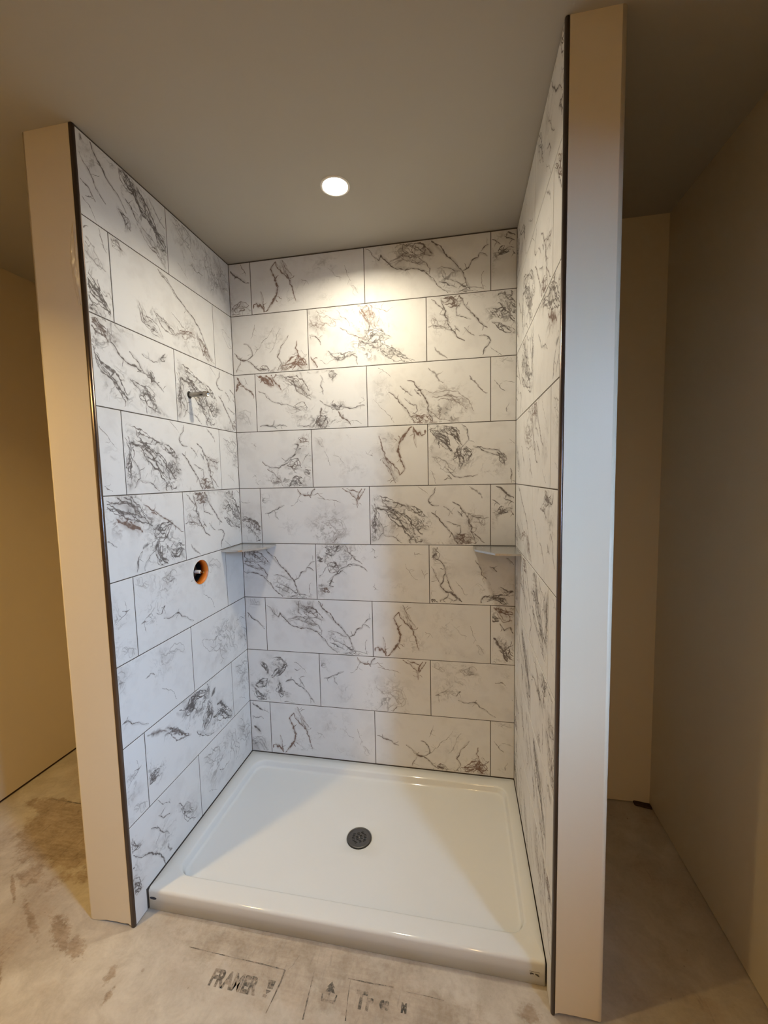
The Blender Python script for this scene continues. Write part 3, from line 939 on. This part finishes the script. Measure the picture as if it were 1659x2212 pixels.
box('pane', (XR+.045, XR+.049, WY0+t, WY1-t, WZ0+t, WZ1-t), kg.m, window_1)

# dark lump in the right corner where the floor meets the walls
bm = bmesh.new()
add_box(bm, XR-.075, XR-.001, YB-.03, YB-.001, 0, .011, bev=.004)
for v in bm.verts:
    v.co.y += (v.co.x-(XR-.04))*-.22
lump_o = from_bm('corner_lump', bm, M_DARK, floor)

# ---- partition walls either side of the shower
JF = -0.889
def partition(name, x_in, x_out, jag, label, hole=None):
    """profile extruded to the ceiling; rounded corner at the outer front edge, ragged drywall bottom on the end face"""
    sg = 1 if x_out > x_in else -1
    r = .014; n = len(jag)
    prof = [(x_in, YB)]
    for i in range(n): prof.append((x_in+(x_out-sg*r-x_in)*i/(n-1), JF))
    for i in range(1, 7):
        a = math.pi/2*i/6; prof.append((x_out-sg*r+sg*r*math.sin(a), JF+r-r*math.cos(a)))
    prof.append((x_out, YB))
    bm = bmesh.new(); lo, hi = [], []
    for i, (x, y) in enumerate(prof):
        z = .004
        if 1 <= i <= n: z = jag[i-1]
        elif i > n: z = max(.002, jag[-1]*(1-(i-n)/7))
        if i == 0: z = .004
        lo.append(bm.verts.new((x, y, z))); hi.append(bm.verts.new((x, y, ZC)))
    m = len(prof)
    for i in range(m):
        j = (i+1) % m
        if hole and i == 0: continue
        f = bm.faces.new((lo[i], lo[j], hi[j], hi[i]))
        if n <= i < n+6: f.smooth = True
    if hole:                          # inner face with a round opening and its recess
        hy, hz, hr, dep = hole; q = 48
        ring = [bm.verts.new((x_in, hy+hr*math.cos(2*math.pi*k/q), hz+hr*math.sin(2*math.pi*k/q))) for k in range(q)]
        es = [bm.edges.get((lo[0], hi[0])) or bm.edges.new((lo[0], hi[0])), bm.edges.get((lo[1], hi[1])), bm.edges.new((lo[0], lo[1])), bm.edges.new((hi[0], hi[1]))]
        es += [bm.edges.new((ring[k], ring[(k+1) % q])) for k in range(q)]
        bmesh.ops.triangle_fill(bm, use_beauty=True, use_dissolve=False, edges=es)
        deep = [bm.verts.new((x_in+sg*dep, v.co.y, v.co.z)) for v in ring]
        for k in range(q): bm.faces.new((ring[k], ring[(k+1) % q], deep[(k+1) % q], deep[k]))
        bm.faces.new(deep)
    bm.faces.new(hi)
    o = struct(from_bm(name, bm, M_WALL), label)
    a, b = sorted((x_in+sg*.02, x_out-sg*.016))
    box('bottom_plate', (a, b, JF+.012, YB-.02, 0, .045), M_DARK, o)
    return o
VY, VZ, VR = -0.3765, 1.2285, 0.0575
shower_left = partition('wall_shower_left', -.0115, -.200, [.003, .013, .011, .0105, .0115, .0115, .010, .010, .0065, .003, .002, .002], 'cream painted left end wall of the shower', (VY, VZ, VR+.003, .11))
shower_right = partition('wall_shower_right', W+.0115, 1.611, [.006, .012, .012, .0125, .012, .0125, .0125, .011, .0125, .012, .011, .010], 'white painted right end wall of the shower')

# backer board + recessed grout bed per tiled wall
box('backer_board', (-.0115, W+.0115, .0112, YB, .004, ZC-.001), M_DARK, wall_back)
box('grout', (-.0105, W+.0105, .0012, .0112, ZB-.02, ZC-.0008), M_GROUT, wall_back)
def side_grout(parent, x0, x1, hole=None):
    # in the plane x, from the rear corner to the front trim, down to the floor ahead of the pan
    if not hole:
        return box('grout', (x0, x1, -D, .0012, .002, ZC-.0008), M_GROUT, parent)
    bm = bmesh.new(); y0, y1, z0, z1 = -D, .0012, .002, ZC-.0008
    q = 48; rects, rings = [], []
    for x in (x1, x0):
        c = [bm.verts.new((x, a, b)) for a, b in ((y0, z0), (y1, z0), (y1, z1), (y0, z1))]
        rg = [bm.verts.new((x, hole[0]+hole[2]*math.cos(2*math.pi*k/q), hole[1]+hole[2]*math.sin(2*math.pi*k/q))) for k in range(q)]
        es = [bm.edges.new((c[i], c[(i+1) % 4])) for i in range(4)] + [bm.edges.new((rg[k], rg[(k+1) % q])) for k in range(q)]
        bmesh.ops.triangle_fill(bm, use_beauty=True, use_dissolve=False, edges=es)
        rects.append(c); rings.append(rg)
    for i in range(4): bm.faces.new((rects[0][i], rects[0][(i+1) % 4], rects[1][(i+1) % 4], rects[1][i]))
    for k in range(q): bm.faces.new((rings[0][k], rings[0][(k+1) % q], rings[1][(k+1) % q], rings[1][k]))
    return from_bm('grout', bm, M_GROUT, parent)
side_grout(shower_left, -.0114, -.0012, (VY, VZ, VR+.003))
side_grout(shower_right, W+.0012, W+.0114)

# ------------------------------------------------------------------ tiles
F_BACK = Matrix(((1,0,0,0),(0,0,-1,0),(0,1,0,0),(0,0,0,1)))
F_LEFT = Matrix(((0,0,1,0),(1,0,0,0),(0,1,0,0),(0,0,0,1)))
F_RIGHT = Matrix(((0,0,-1,W),(-1,0,0,0),(0,1,0,0),(0,0,0,1)))
A0 = .1229; BW = 1.0031*H
TOP = ZC-.0065
def rect(s0, s1, z0, z1): return [(s0, z0), (s1, z0), (s1, z1), (s0, z1)]
# back wall courses from the ceiling down: (joints type, [(face, rotated)])
BACK = [
 ('odd',  [('sliver_a',0),('hook',0),('braid',0),('sliver_f',0)]),
 ('even', [('branch',0),('orange',0),('falls',1)]),
 ('odd',  [('sliver_b',0),('wedge',0),('flow',0),('sliver_g',0)]),
 ('even', [('scribe',1),('hook',1),('smoke',0)]),
 ('odd',  [('sliver_c',0),('twig',0),('falls',0),('sliver_f',0)]),
 ('even', [('braid',0),('scribe',0),('ravine',0)]),
 ('odd',  [('sliver_d',0),('braid',0),('hook',0),('sliver_h',0)]),
 ('even', [('ring',0),('twig',0),('faint',0)]),
 ('odd',  [('sliver_e',0),('hook',0),('branch',0),('sliver_g',0)])]
for r, (typ, faces) in enumerate(BACK):
    z1 = TOP if r == 0 else zline(r)-G/2
    z0 = ZB+.0035 if r == 8 else zline(r+1)+G/2
    js = [A0, A0+2*BW, A0+4*BW] if typ == 'odd' else [A0+BW, A0+3*BW]
    ed = [-2*BW+js[0]] + js + [js[-1]+2*BW]
    for i, (fc, rt) in enumerate(faces):
        s0 = max(ed[i]+G/2, .0016); s1 = min(ed[i+1]-G/2, W-.0016)
        u0 = (s0-ed[i])/H/1.0031
        lay(wall_back, F_BACK, rect(s0, s1, z0, z1), fc, rt, u0, (z0-zline(r+1))/H)
LJ = .4728
LEFT = [
 ('odd',  [('rain',0),('mist',0)]),
 ('even', [('smoke',1),('slash',0),('mist',1)]),
 ('odd',  [('drape',0),('falls',0)]),
 ('even', [('flow',1),('falls',0),('mist',0)]),
 ('odd',  [('canyon',0),('falls',1)]),
 ('even', [('faint',1),('faint',0),('ring',0)]),
 ('odd',  [('faint',0),('mist',1)]),
 ('even', [('faint',1),('cliff',0),('mist',0)]),
 ('odd',  [('rain',1),('mist',0)])]
RIGHT = [
 ('odd',  [('smoke',0),('rain',0)]),
 ('even', [('flow',0),('falls',0),('slash',1)]),
 ('odd',  [('falls',1),('canyon',0)]),
 ('even', [('rain',1),('flow',1),('mist',0)]),
 ('odd',  [('slash',0),('ravine',1)]),
 ('even', [('mist',1),('falls',1),('flow',0)]),
 ('odd',  [('rain',0),('wedge',1)]),
 ('even', [('falls',0),('rain',0),('slash',0)]),
 ('odd',  [('rain',1),('flow',1)])]
for side, spec, frame, par in (('l', LEFT, F_LEFT, shower_left), ('r', RIGHT, F_RIGHT, shower_right)):
    for r, (typ, faces) in enumerate(spec):
        z1 = TOP if r == 0 else zline(r)-G/2
        z0 = ZB+.0035 if r == 8 else zline(r+1)+G/2
        # s = y on the left wall, s = -y on the right wall; work with depth and convert
        js = [-LJ] if typ == 'odd' else [-LJ-BW, -LJ+BW]
        if side == 'l':
            ed = [js[0]-2*BW] + js + [js[-1]+2*BW]; smin, smax = -D+.0005, -.0016
        else:
            js = [-q for q in js][::-1]
            ed = [js[0]-2*BW] + js + [js[-1]+2*BW]; smin, smax = .0016, D-.0005
        for i, (fc, rt) in enumerate(faces):
            s0 = max(ed[i]+G/2, smin); s1 = min(ed[i+1]-G/2, smax)
            u0 = (s0-ed[i])/H/1.0031
            out = rect(s0, s1, z0, z1); zz = z0
            fr = (side == 'l' and i == 0) or (side == 'r' and i == len(faces)-1)
            if r == 8 and fr:        # cut round the pan, running down to the floor
                if side == 'l': out = [(s0, .004), (-P-.004, .004), (-P-.004, z0), (s1, z0), (s1, z1), (s0, z1)]
                else: out = [(s0, z0), (P+.004, z0), (P+.004, .004), (s1, .004), (s1, z1), (s0, z1)]
                zz = .004
            hl = (VY, VZ, VR) if side == 'l' and r == 5 and i == 1 else None
            lay(par, frame, out, fc, rt, u0, (zz-zline(r+1))/H, hl)

# ------------------------------------------------------------------ metal edge trims
def trim(name, x0, x1, label):
    bm = bmesh.new()
    sg = 1 if x1 > x0 else -1        # x0 against the jamb, x1 the tile face
    prof = [(x0, JF+.004), (x0, JF+.0005), (x0+sg*.0012, JF-.0012), (x0+sg*.003, JF-.0016), (x1-sg*.0045, JF-.0014), (x1-sg*.002, JF-.0002), (x1-sg*.0004, JF+.0024), (x1+sg*.0002, JF+.005), (x1+sg*.0002, -D+.0004), (x1-sg*.011, -D+.0004)]
    lo = [bm.verts.new((x, y, .0008)) for x, y in prof]; hi = [bm.verts.new((x, y, ZC-.0012)) for x, y in prof]
    for i in range(len(prof)):
        j = (i+1) % len(prof); f = bm.faces.new((lo[i], lo[j], hi[j], hi[i])); f.smooth = 0 < i < 7
    bm.faces.new(hi); bm.faces.new(lo[::-1])
    return struct(from_bm(name, bm, M_TRIM), label)
# smeared glossy paint ridge near the left trim
def smear():
    rng = random.Random(5); bm = bmesh.new(); nx, nz = 9, 46; g = []
    for j in range(nz):
        r_ = []
        for i in range(nx):
            x = -.0165-.030*i/(nx-1)*(0.35+.65*math.sin(math.pi*j/(nz-1))); z = 2.235+.265*j/(nz-1)
            edge = i in (0, nx-1) or j in (0, nz-1)
            h_ = 0 if edge else .0005+.0016*max(0, math.sin(i*1.1+j*.31)*math.sin(j*.55+1)+.3*rng.uniform(-1, 1))
            r_.append(bm.verts.new((x+rng.uniform(-.001, .001), JF+(.0002 if edge else 0)-h_, z)))
        g.append(r_)
    for j in range(nz-1):
        for i in range(nx-1):
            f = bm.faces.new((g[j][i], g[j][i+1], g[j+1][i+1], g[j+1][i])); f.smooth = True
    k = NT('glossy_paint_smear'); k.set((0.725, 0.645, 0.505), .16, 0, .5)
    o = from_bm('paint_smear', bm, k.m, shower_left); o['label'] = 'glossy smear of paint beside the trim'
smear()
trim('trim_1', -.0150, .0, 'dark metal tile edge trim on the left jamb')
trim('trim_2', W+.0105, W, 'dark metal tile edge trim on the right jamb')

# ------------------------------------------------------------------ shower pan
def rr_ring(x0, x1, y0, y1, r, z, k=8, m=12):
    pts = []
    cs = [((x1-r, y0+r), -math.pi/2), ((x1-r, y1-r), 0), ((x0+r, y1-r), math.pi/2), ((x0+r, y0+r), math.pi)]
    for q in range(4):
        (cx, cy), a0 = cs[q]
        arc = [(cx+r*math.cos(a0+math.pi/2*i/k), cy+r*math.sin(a0+math.pi/2*i/k)) for i in range(k+1)]
        pts += arc
        (nx, ny), a1 = cs[(q+1) % 4]
        e = (nx+r*math.cos(a1), ny+r*math.sin(a1)); s = arc[-1]
        pts += [(s[0]+(e[0]-s[0])*i/m, s[1]+(e[1]-s[1])*i/m) for i in range(1, m)]
    zz = z if callable(z) else (lambda x, y: z)
    return [(x, y, zz(x, y)) for x, y in pts]
DX, DY, DR = .745, -.424, .0545
pan = thing('shower_pan', (W/2, -P/2, 0), 'white glossy acrylic shower pan with centre drain', 'shower pan')
PX0, PX1, PY0, PY1 = .002, W-.002, -P, -.002
IX0, IX1, IY0, IY1 = .066, W-.050, -.742, -.066
rings = [rr_ring(PX0, PX1, PY0, PY1, .004, .003)]
re = .011
rings.append(rr_ring(PX0, PX1, PY0, PY1, .006, ZB-re))
for i in range(1, 6):
    a = math.pi/2*i/5; o = re*(1-math.cos(a)); rings.append(rr_ring(PX0+o*.15, PX1-o*.15, PY0+o, PY1-o*.15, .006, ZB-re+re*math.sin(a)))
rings.append(rr_ring(IX0-.010, IX1+.010, IY0-.010, IY1+.010, .062, ZB))
for i in range(1, 5):
    a = math.pi/2*i/4; rings.append(rr_ring(IX0-.010+.012*math.sin(a)*.9, IX1+.010-.012*math.sin(a)*.9, IY0-.010+.012*math.sin(a)*.9, IY1+.010-.012*math.sin(a)*.9, .058, ZB-.007*(1-math.cos(a))))
rings.append(rr_ring(IX0+.008, IX1-.008, IY0+.008, IY1-.008, .052, ZB-.020))
for i in range(1, 6):
    a = math.pi/2*i/5; o = .008+.014*(1-math.cos(a)); rings.append(rr_ring(IX0+o, IX1-o, IY0+o, IY1-o, .05, ZB-.020-.011*math.sin(a)))
def lerp_ring(t, z):
    o = .022
    a = rr_ring(IX0+o, IX1-o, IY0+o, IY1-o, .05, 0); b = rr_ring(DX-DR-.006, DX+DR+.006, DY-DR-.006, DY+DR+.006, DR+.0059, 0)
    return [(p[0]+(q[0]-p[0])*t, p[1]+(q[1]-p[1])*t, z) for p, q in zip(a, b)]
for t_ in (.1, .3, .6, .85, 1.0): rings.append(lerp_ring(t_, ZB-.031-.009*t_))
rings.append(rr_ring(DX-DR, DX+DR, DY-DR, DY+DR, DR-.0001, ZB-.0445))
rings.append(rr_ring(DX-DR, DX+DR, DY-DR, DY+DR, DR-.0001, ZB-.06))
bm = bmesh.new()
vr = [[bm.verts.new((p[0]-W/2, p[1]+P/2, p[2])) for p in R_] for R_ in rings]
for a, b in zip(vr, vr[1:]):
    for i in range(len(a)):
        j = (i+1) % len(a); f = bm.faces.new((a[i], a[j], b[j], b[i])); f.smooth = True
bm.faces.new(vr[-1]); bm.faces.new(vr[0][::-1])
from_bm('basin', bm, M_PAN, pan)
# drain grate with slots cut through
def drain():
    bm = bmesh.new(); z1 = ZB-.0395; q = 64
    outer = [bm.verts.new((DR*.985*math.cos(2*math.pi*i/q), DR*.985*math.sin(2*math.pi*i/q), 0)) for i in range(q)]
    es = [bm.edges.new((outer[i], outer[(i+1) % q])) for i in range(q)]
    slots = []
    for row in range(-3, 4):
        y = row*.0078; half = math.sqrt(max(0, .036**2-y*y)); nsl = max(1, int(2*half/.017))
        for s in range(nsl):
            c = -half+(s+.5)*2*half/nsl
            if abs(c) < .004 and row == 0: continue
            slots.append((c, y, min(.0062, half/nsl*.72)))
    for c, y, hw in slots:
        l = []
        for sx, a0 in ((1, -math.pi/2), (-1, math.pi/2)):
            for i in range(5):
                a = a0+math.pi*i/4; l.append(bm.verts.new((c+sx*(hw-.0017)+.0017*math.cos(a), y+.0017*math.sin(a), 0)))
        es += [bm.edges.new((l[i], l[(i+1) % 10])) for i in range(10)]
    bmesh.ops.triangle_fill(bm, use_beauty=True, use_dissolve=False, edges=es)
    r = bmesh.ops.extrude_face_region(bm, geom=bm.faces[:])
    for v in [g for g in r['geom'] if isinstance(g, bmesh.types.BMVert)]: v.co.z -= .004
    # domed rim ring
    prof = [(DR*.985, 0.0), (DR*.98, .0014), (DR*.93, .0022), (DR*.88, .0014), (DR*.87, .0)]
    lathe(bm, prof, (0, 0, 0), (0, 0, 1), 64)
    bmesh.ops.rotate(bm, verts=bm.verts, cent=(0, 0, 0), matrix=Matrix.Rotation(.42, 3, 'Z'))
    for v in bm.verts: v.co += Vector((DX-W/2, DY+P/2, z1))
    o = from_bm('drain_grate', bm, M_DRAIN, pan); o['label'] = 'round dark grey slotted drain cover'
    bm = bmesh.new(); lathe(bm, [(0, 0), (DR*.97, 0), (DR*.97, -.003), (0, -.003)], (DX-W/2, DY+P/2, ZB-.054), (0, 0, 1), 40)
    from_bm('drain_cup', bm, M_BLACK, o)
    bm = bmesh.new()
    lathe(bm, [(0, .0022), (.0022, .002), (.0034, .0008), (.0034, -.001), (0, -.001)], (DX-W/2, DY+P/2, z1), (0, 0, 1), 16)
    from_bm('screw', bm, M_CHROME, o)
drain()
# printed marks on the front edge of the pan
def flat_poly(name, polys, mat, parent, th=.0004):
    bm = bmesh.new()
    for pl in polys:
        f = [bm.verts.new((x, 0, z)) for x, z in pl]; b = [bm.verts.new((x, th, z)) for x, z in pl]
        bm.faces.new(f); bm.faces.new(b[::-1])
        for i in range(len(pl)): bm.faces.new((f[i], b[i], b[(i+1) % len(pl)], f[(i+1) % len(pl)]))
    return from_bm(name, bm, mat, parent)
def ellipse(cx, cz, rx, rz, n=24): return [(cx+rx*math.cos(2*math.pi*i/n), cz+rz*math.sin(2*math.pi*i/n)) for i in range(n)]
o = flat_poly('oval_sticker', [ellipse(0, 0, .0148, .0058)], M_LOGO, pan); o.location = (.0235-W/2, -P/2-.0003, .050); o['label'] = 'small dark oval sticker'
M_MARK = plain('grey_print', (0.05, 0.045, 0.038), .6)
o = flat_poly('maker_line', [[(-.016, .0105), (.016, .0092), (.016, .0108), (-.016, .0118)]], plain('pale_grey_print', (.2, .18, .15), .6), pan); o.location = (1.4275-W/2, -P/2-.0003, .036)
o = flat_poly('maker_mark', [[(-.015, .004), (-.0105, .0065), (-.0045, .0058), (-.001, .0025), (-.004, .0005), (-.0085, .0022), (-.011, -.002)]], M_MARK, pan); o.location = (1.4275-W/2, -P/2-.0003, .036)
o = flat_poly('maker_mark', [[(.003, .0055), (.0075, .0035), (.015, .0028), (.0105, .0005), (.0165, -.0042), (.0115, -.0045), (.007, -.0005), (.0025, .0005)]], M_MARK, pan); o.location = (1.4275-W/2, -P/2-.0003, .036)

# ------------------------------------------------------------------ corner shelves
def shelf(sx, label):
    x0 = .0008 if sx > 0 else W-.0008
    o = thing('corner_shelf', (x0, -.0008, 1.298), label, 'shelf', 'corner shelves')
    z0, z1 = 0.0, .0032
    pl = [(0, 0), (.203, 0), (.203, -.086), (.196, -.104), (.112, -.197), (.094, -.205), (0, -.205)]
    bm = bmesh.new()
    lo = [bm.verts.new((sx*x, y, z0)) for x, y in pl]; hi = [bm.verts.new((sx*x, y, z1)) for x, y in pl]
    bm.faces.new(hi); bm.faces.new(lo[::-1])
    for i in range(len(pl)): bm.faces.new((lo[i], lo[(i+1) % len(pl)], hi[(i+1) % len(pl)], hi[i]))
    from_bm('shelf_plate', bm, M_SHELF, o)
    bm = bmesh.new()                         # turned-down front lip
    fr = pl[1:]
    inn = []
    for i, (x, y) in enumerate(fr): inn.append((x-.0022 if i < 5 else x, y+.0022))
    rowsv = [[bm.verts.new((sx*x, y, z)) for x, y in src] for src, z in ((fr, 0), (fr, -.006), (inn, -.006), (inn, 0))]
    for a in range(4):
        b = (a+1) % 4
        for i in range(len(fr)-1): bm.faces.new((rowsv[a][i], rowsv[a][i+1], rowsv[b][i+1], rowsv[b][i]))
    from_bm('front_lip', bm, M_SHELF, o)
    return o
shelf(1, 'shiny steel corner shelf beside the orange valve opening')
shelf(-1, 'grey steel corner shelf in the rear corner farthest from the valve')

# ------------------------------------------------------------------ shower arm stub
stub = thing('shower_pipe_stub', (0, -.385, 2.042), 'short capped metal shower pipe stub sticking out of the left tiles', 'pipe')
bm = bmesh.new(); lathe(bm, [(.0105, -.008), (.0105, .072), (.0128, .073), (.0128, .090), (.0122, .0915), (.0095, .0915), (.0095, .083), (0, .083)], (0, 0, 0), (1, 0, 0), 32)
from_bm('pipe', bm, M_CHROME, stub, True)
bm = bmesh.new(); lathe(bm, [(.0160, .0002), (.0160, .0012), (.0118, .0018), (.0118, .0002)], (0, 0, 0), (1, 0, 0), 32)
o = from_bm('hole_ring', bm, M_BLACK, stub, True); o['label'] = 'black ring where pipe meets tile'  # black ring painted for the dark hole round the pipe
bm = bmesh.new(); add_box(bm, .058, .070, -.0112, -.0094, -.0065, -.0035)
from_bm('slot', bm, M_BLACK, stub)

# ------------------------------------------------------------------ shower valve in its round opening
valve = thing('shower_valve', (0, VY, VZ), 'unfinished shower valve in a round opening with orange guard', 'valve')
bm = bmesh.new(); lathe(bm, [(VR-.001, -.0015), (VR-.001, -.036), (VR-.004, -.036), (VR-.004, -.0015), (VR-.001, -.0015)], (0, 0, 0), (1, 0, 0), 56)
o = from_bm('plaster_guard', bm, M_ORANGE, valve, True); o['label'] = 'orange plastic guard ring'
bm = bmesh.new(); lathe(bm, [(VR-.0002, .0012), (VR+.0018, .0010), (VR+.0022, .0002), (VR-.0002, .0002), (VR-.0002, .0012)], (0, 0, 0), (1, 0, 0), 56)
from_bm('cut_rim', bm, M_WHITEP, valve, True)
bm = bmesh.new(); lathe(bm, [(VR-.0012, -.0362), (VR-.0012, -.092), (VR-.003, -.092), (VR-.003, -.0362)], (0, 0, 0), (1, 0, 0), 48)
from_bm('dark_cavity_side', bm, M_BLACK, valve, True)  # added black sleeve, paints the cavity sides as dark as deep shade
bm = bmesh.new(); lathe(bm, [(0, -.062), (VR-.0042, -.062), (VR-.0042, -.066), (0, -.066)], (0, 0, 0), (1, 0, 0), 48)
from_bm('dark_cavity_end', bm, M_BLACK, valve)  # black disc, the cavity's darkness put into its colour
bm = bmesh.new(); lathe(bm, [(.030, -.062), (.030, -.044), (.026, -.040), (.015, -.040), (.015, -.030), (0, -.030)], (0, 0, 0), (1, 0, 0), 40)
from_bm('cartridge_body', bm, plain('dark_metal', (.05, .045, .042), .4, .8), valve)
bm = bmesh.new(); lathe(bm, [(.0085, -.030), (.0085, -.006), (.0075, -.004), (0, -.004)], (0, 0, 0), (1, 0, 0), 12)
from_bm('stem', bm, M_WHITEP, valve)
bm = bmesh.new(); lathe(bm, [(.0032, -.008), (.0032, .010), (.0045, .0105), (.0045, .013), (0, .0135)], (0, .001, -.002), (1, 0, 0), 14)
from_bm('screw', bm, M_BRASS, valve)

# ------------------------------------------------------------------ ceiling lights
def can(loc, key, label):
    col, watts, spread, rad = LAMPS[key]
    o = thing('recessed_light', loc, label, 'ceiling light', 'recessed ceiling lights')
    R_ = rad+.002
    bm = bmesh.new(); lathe(bm, [(R_, 0.0), (R_, -.0025), (R_+.002, -.0035), (R_+.006, -.0035), (R_+.009, -.0015), (R_+.0095, 0)], (0, 0, 0), (0, 0, 1), 48)
    from_bm('trim_ring', bm, M_RIM, o, True)
    bm = bmesh.new(); lathe(bm, [(0, -.0016), (R_-.0005, -.0016)], (0, 0, 0), (0, 0, 1), 48)
    me_o = from_bm('lens', bm, m_emit('lamp_lens_'+key, col, 40.0), o)
    for p in me_o.data.polygons:
        if p.normal.z > 0: p.flip()
    la = bpy.data.lights.new('lamp_'+key, 'AREA'); la.shape = 'DISK'; la.size = 2*rad
    la.color = col; la.energy = watts; la.spread = math.radians(spread)
    lob = bpy.data.objects.new('lamp_'+key, la); COL.objects.link(lob); lob.location = (loc[0], loc[1], loc[2]-.0028)
    return o
can((.724, -.436, ZC-.0003), 'shower', 'glowing round recessed ceiling light above the shower')
can((-.64, -1.79, ZC-.0003), 'hall', 'recessed ceiling light in front of the left jamb, out of view')
can((1.32, -4.20, ZC-.0003), 'far', 'recessed ceiling light far behind the viewer')

# ------------------------------------------------------------------ stamped print on the subfloor
def m_ink():
    k = NT('worn_ink'); c = k.obj()
    nz = k.noise(c, 120.0, 4, .7); bg = k.noise(c, 28.0, 3)
    f = k.smooth(k.math('ADD', k.math('MULTIPLY', nz.outputs[0], .6), k.math('MULTIPLY', bg.outputs[0], .5)), .42, .66)
    k.set(k.mix(f, (0.085, 0.08, 0.07), (0.36, 0.30, 0.24)), .85, 0, .2)
    return k.m
M_INK = m_ink()
def ink_poly(name, polys, z=.0006):
    bm = bmesh.new()
    for pl in polys:
        bm.faces.new([bm.verts.new((x, y, z)) for x, y in pl])
    for f in bm.faces:
        f.normal_update()
        if f.normal.z < 0: f.normal_flip()
    me = bpy.data.meshes.new(name); bm.to_mesh(me); bm.free()
    return mesh_obj(name, me, M_INK, floor)
def ink_line(name, pts, w):
    rng = random.Random(len(pts)*7+int(w*1e5)); q = []
    for (x0, y0), (x1, y1) in zip(pts, pts[1:]):
        L = math.hypot(x1-x0, y1-y0); n = max(1, int(L/.02))
        q += [(x0+(x1-x0)*i/n, y0+(y1-y0)*i/n) for i in range(n)]
    q.append(pts[-1]); up, dn = [], []
    for i, (x, y) in enumerate(q):
        a = q[max(0, i-1)]; b = q[min(len(q)-1, i+1)]; L = math.hypot(b[0]-a[0], b[1]-a[1]) or 1
        k = w/2*rng.uniform(.35, 1.2)
        up.append((x-(b[1]-a[1])/L*k, y+(b[0]-a[0])/L*k)); dn.append((x+(b[1]-a[1])/L*k, y-(b[0]-a[0])/L*k))
    return ink_poly(name, [[up[i], dn[i], dn[i+1], up[i+1]] for i in range(len(q)-1)])
def ink_text(txt, x, y, size, sx=1.0, shear=0.0):
    cu = bpy.data.curves.new('stamp_lettering', 'FONT'); cu.body = txt; cu.size = size; cu.shear = shear; cu.offset = .0028
    to = bpy.data.objects.new('stamp_tmp', cu); COL.objects.link(to)
    bpy.context.view_layer.update()
    me = bpy.data.meshes.new_from_object(to.evaluated_get(bpy.context.evaluated_depsgraph_get()))
    bpy.data.objects.remove(to); me.name = 'stamp_lettering'
    me.materials.clear()
    for v in me.vertices: v.co = (x+v.co.x*sx, y+v.co.y, .0006)
    return mesh_obj('stamp_lettering', me, M_INK, floor)
ink_text('FRAMER', .372, -.998, .063, .72)
ink_poly('stamp_block', [[(.566, -.952), (.592, -.952), (.590, -.975), (.572, -.975)], [(.570, -.979), (.588, -.979), (.583, -.985), (.574, -.990)], [(.568, -.990), (.580, -.992), (.578, -.999), (.566, -.998)]])
ink_line('stamp_line', [(.24, -.9105), (.40, -.914), (.505, -.915), (.609, -.918)], .0035)
ink_line('stamp_line', [(.609, -.918), (.608, -.955), (.604, -.985), (.597, -1.035)], .005)
ink_line('stamp_line', [(.708, -.905), (.711, -.955), (.716, -1.03)], .0045)
ink_line('stamp_line', [(.826, -.905), (.90, -.9055), (.978, -.903)], .0038)
ink_line('stamp_line', [(.834, -.906), (.838, -.95), (.846, -1.01)], .003)
ink_line('stamp_line', [(1.02, -.908), (1.09, -.908), (1.14, -.910)], .002)
ink_line('stamp_line', [(.640, -.87), (.630, -.90), (.618, -.915)], .0016)
# tree emblem
tree = [[(.777, -.922), (.790, -.938), (.784, -.938), (.795, -.952), (.780, -.950), (.780, -.968), (.774, -.968), (.774, -.950), (.760, -.952), (.770, -.938), (.764, -.938)],
        [(.752, -.955), (.757, -.957), (.760, -.969), (.796, -.969), (.800, -.954), (.804, -.955), (.800, -.977), (.756, -.977)]]
ink_poly('tree_emblem', tree)
ink_text('Tr', .864, -.974, .062, .9)
ink_text('ee', .942, -.962, .040, .75)
ink_text('M', 1.010, -.960, .03, .7)
# board joint in the hall on the left
ink_line('board_joint', [(-.93, -.416), (-.72, -.417), (-.45, -.42), (-.2, -.42)], .006)
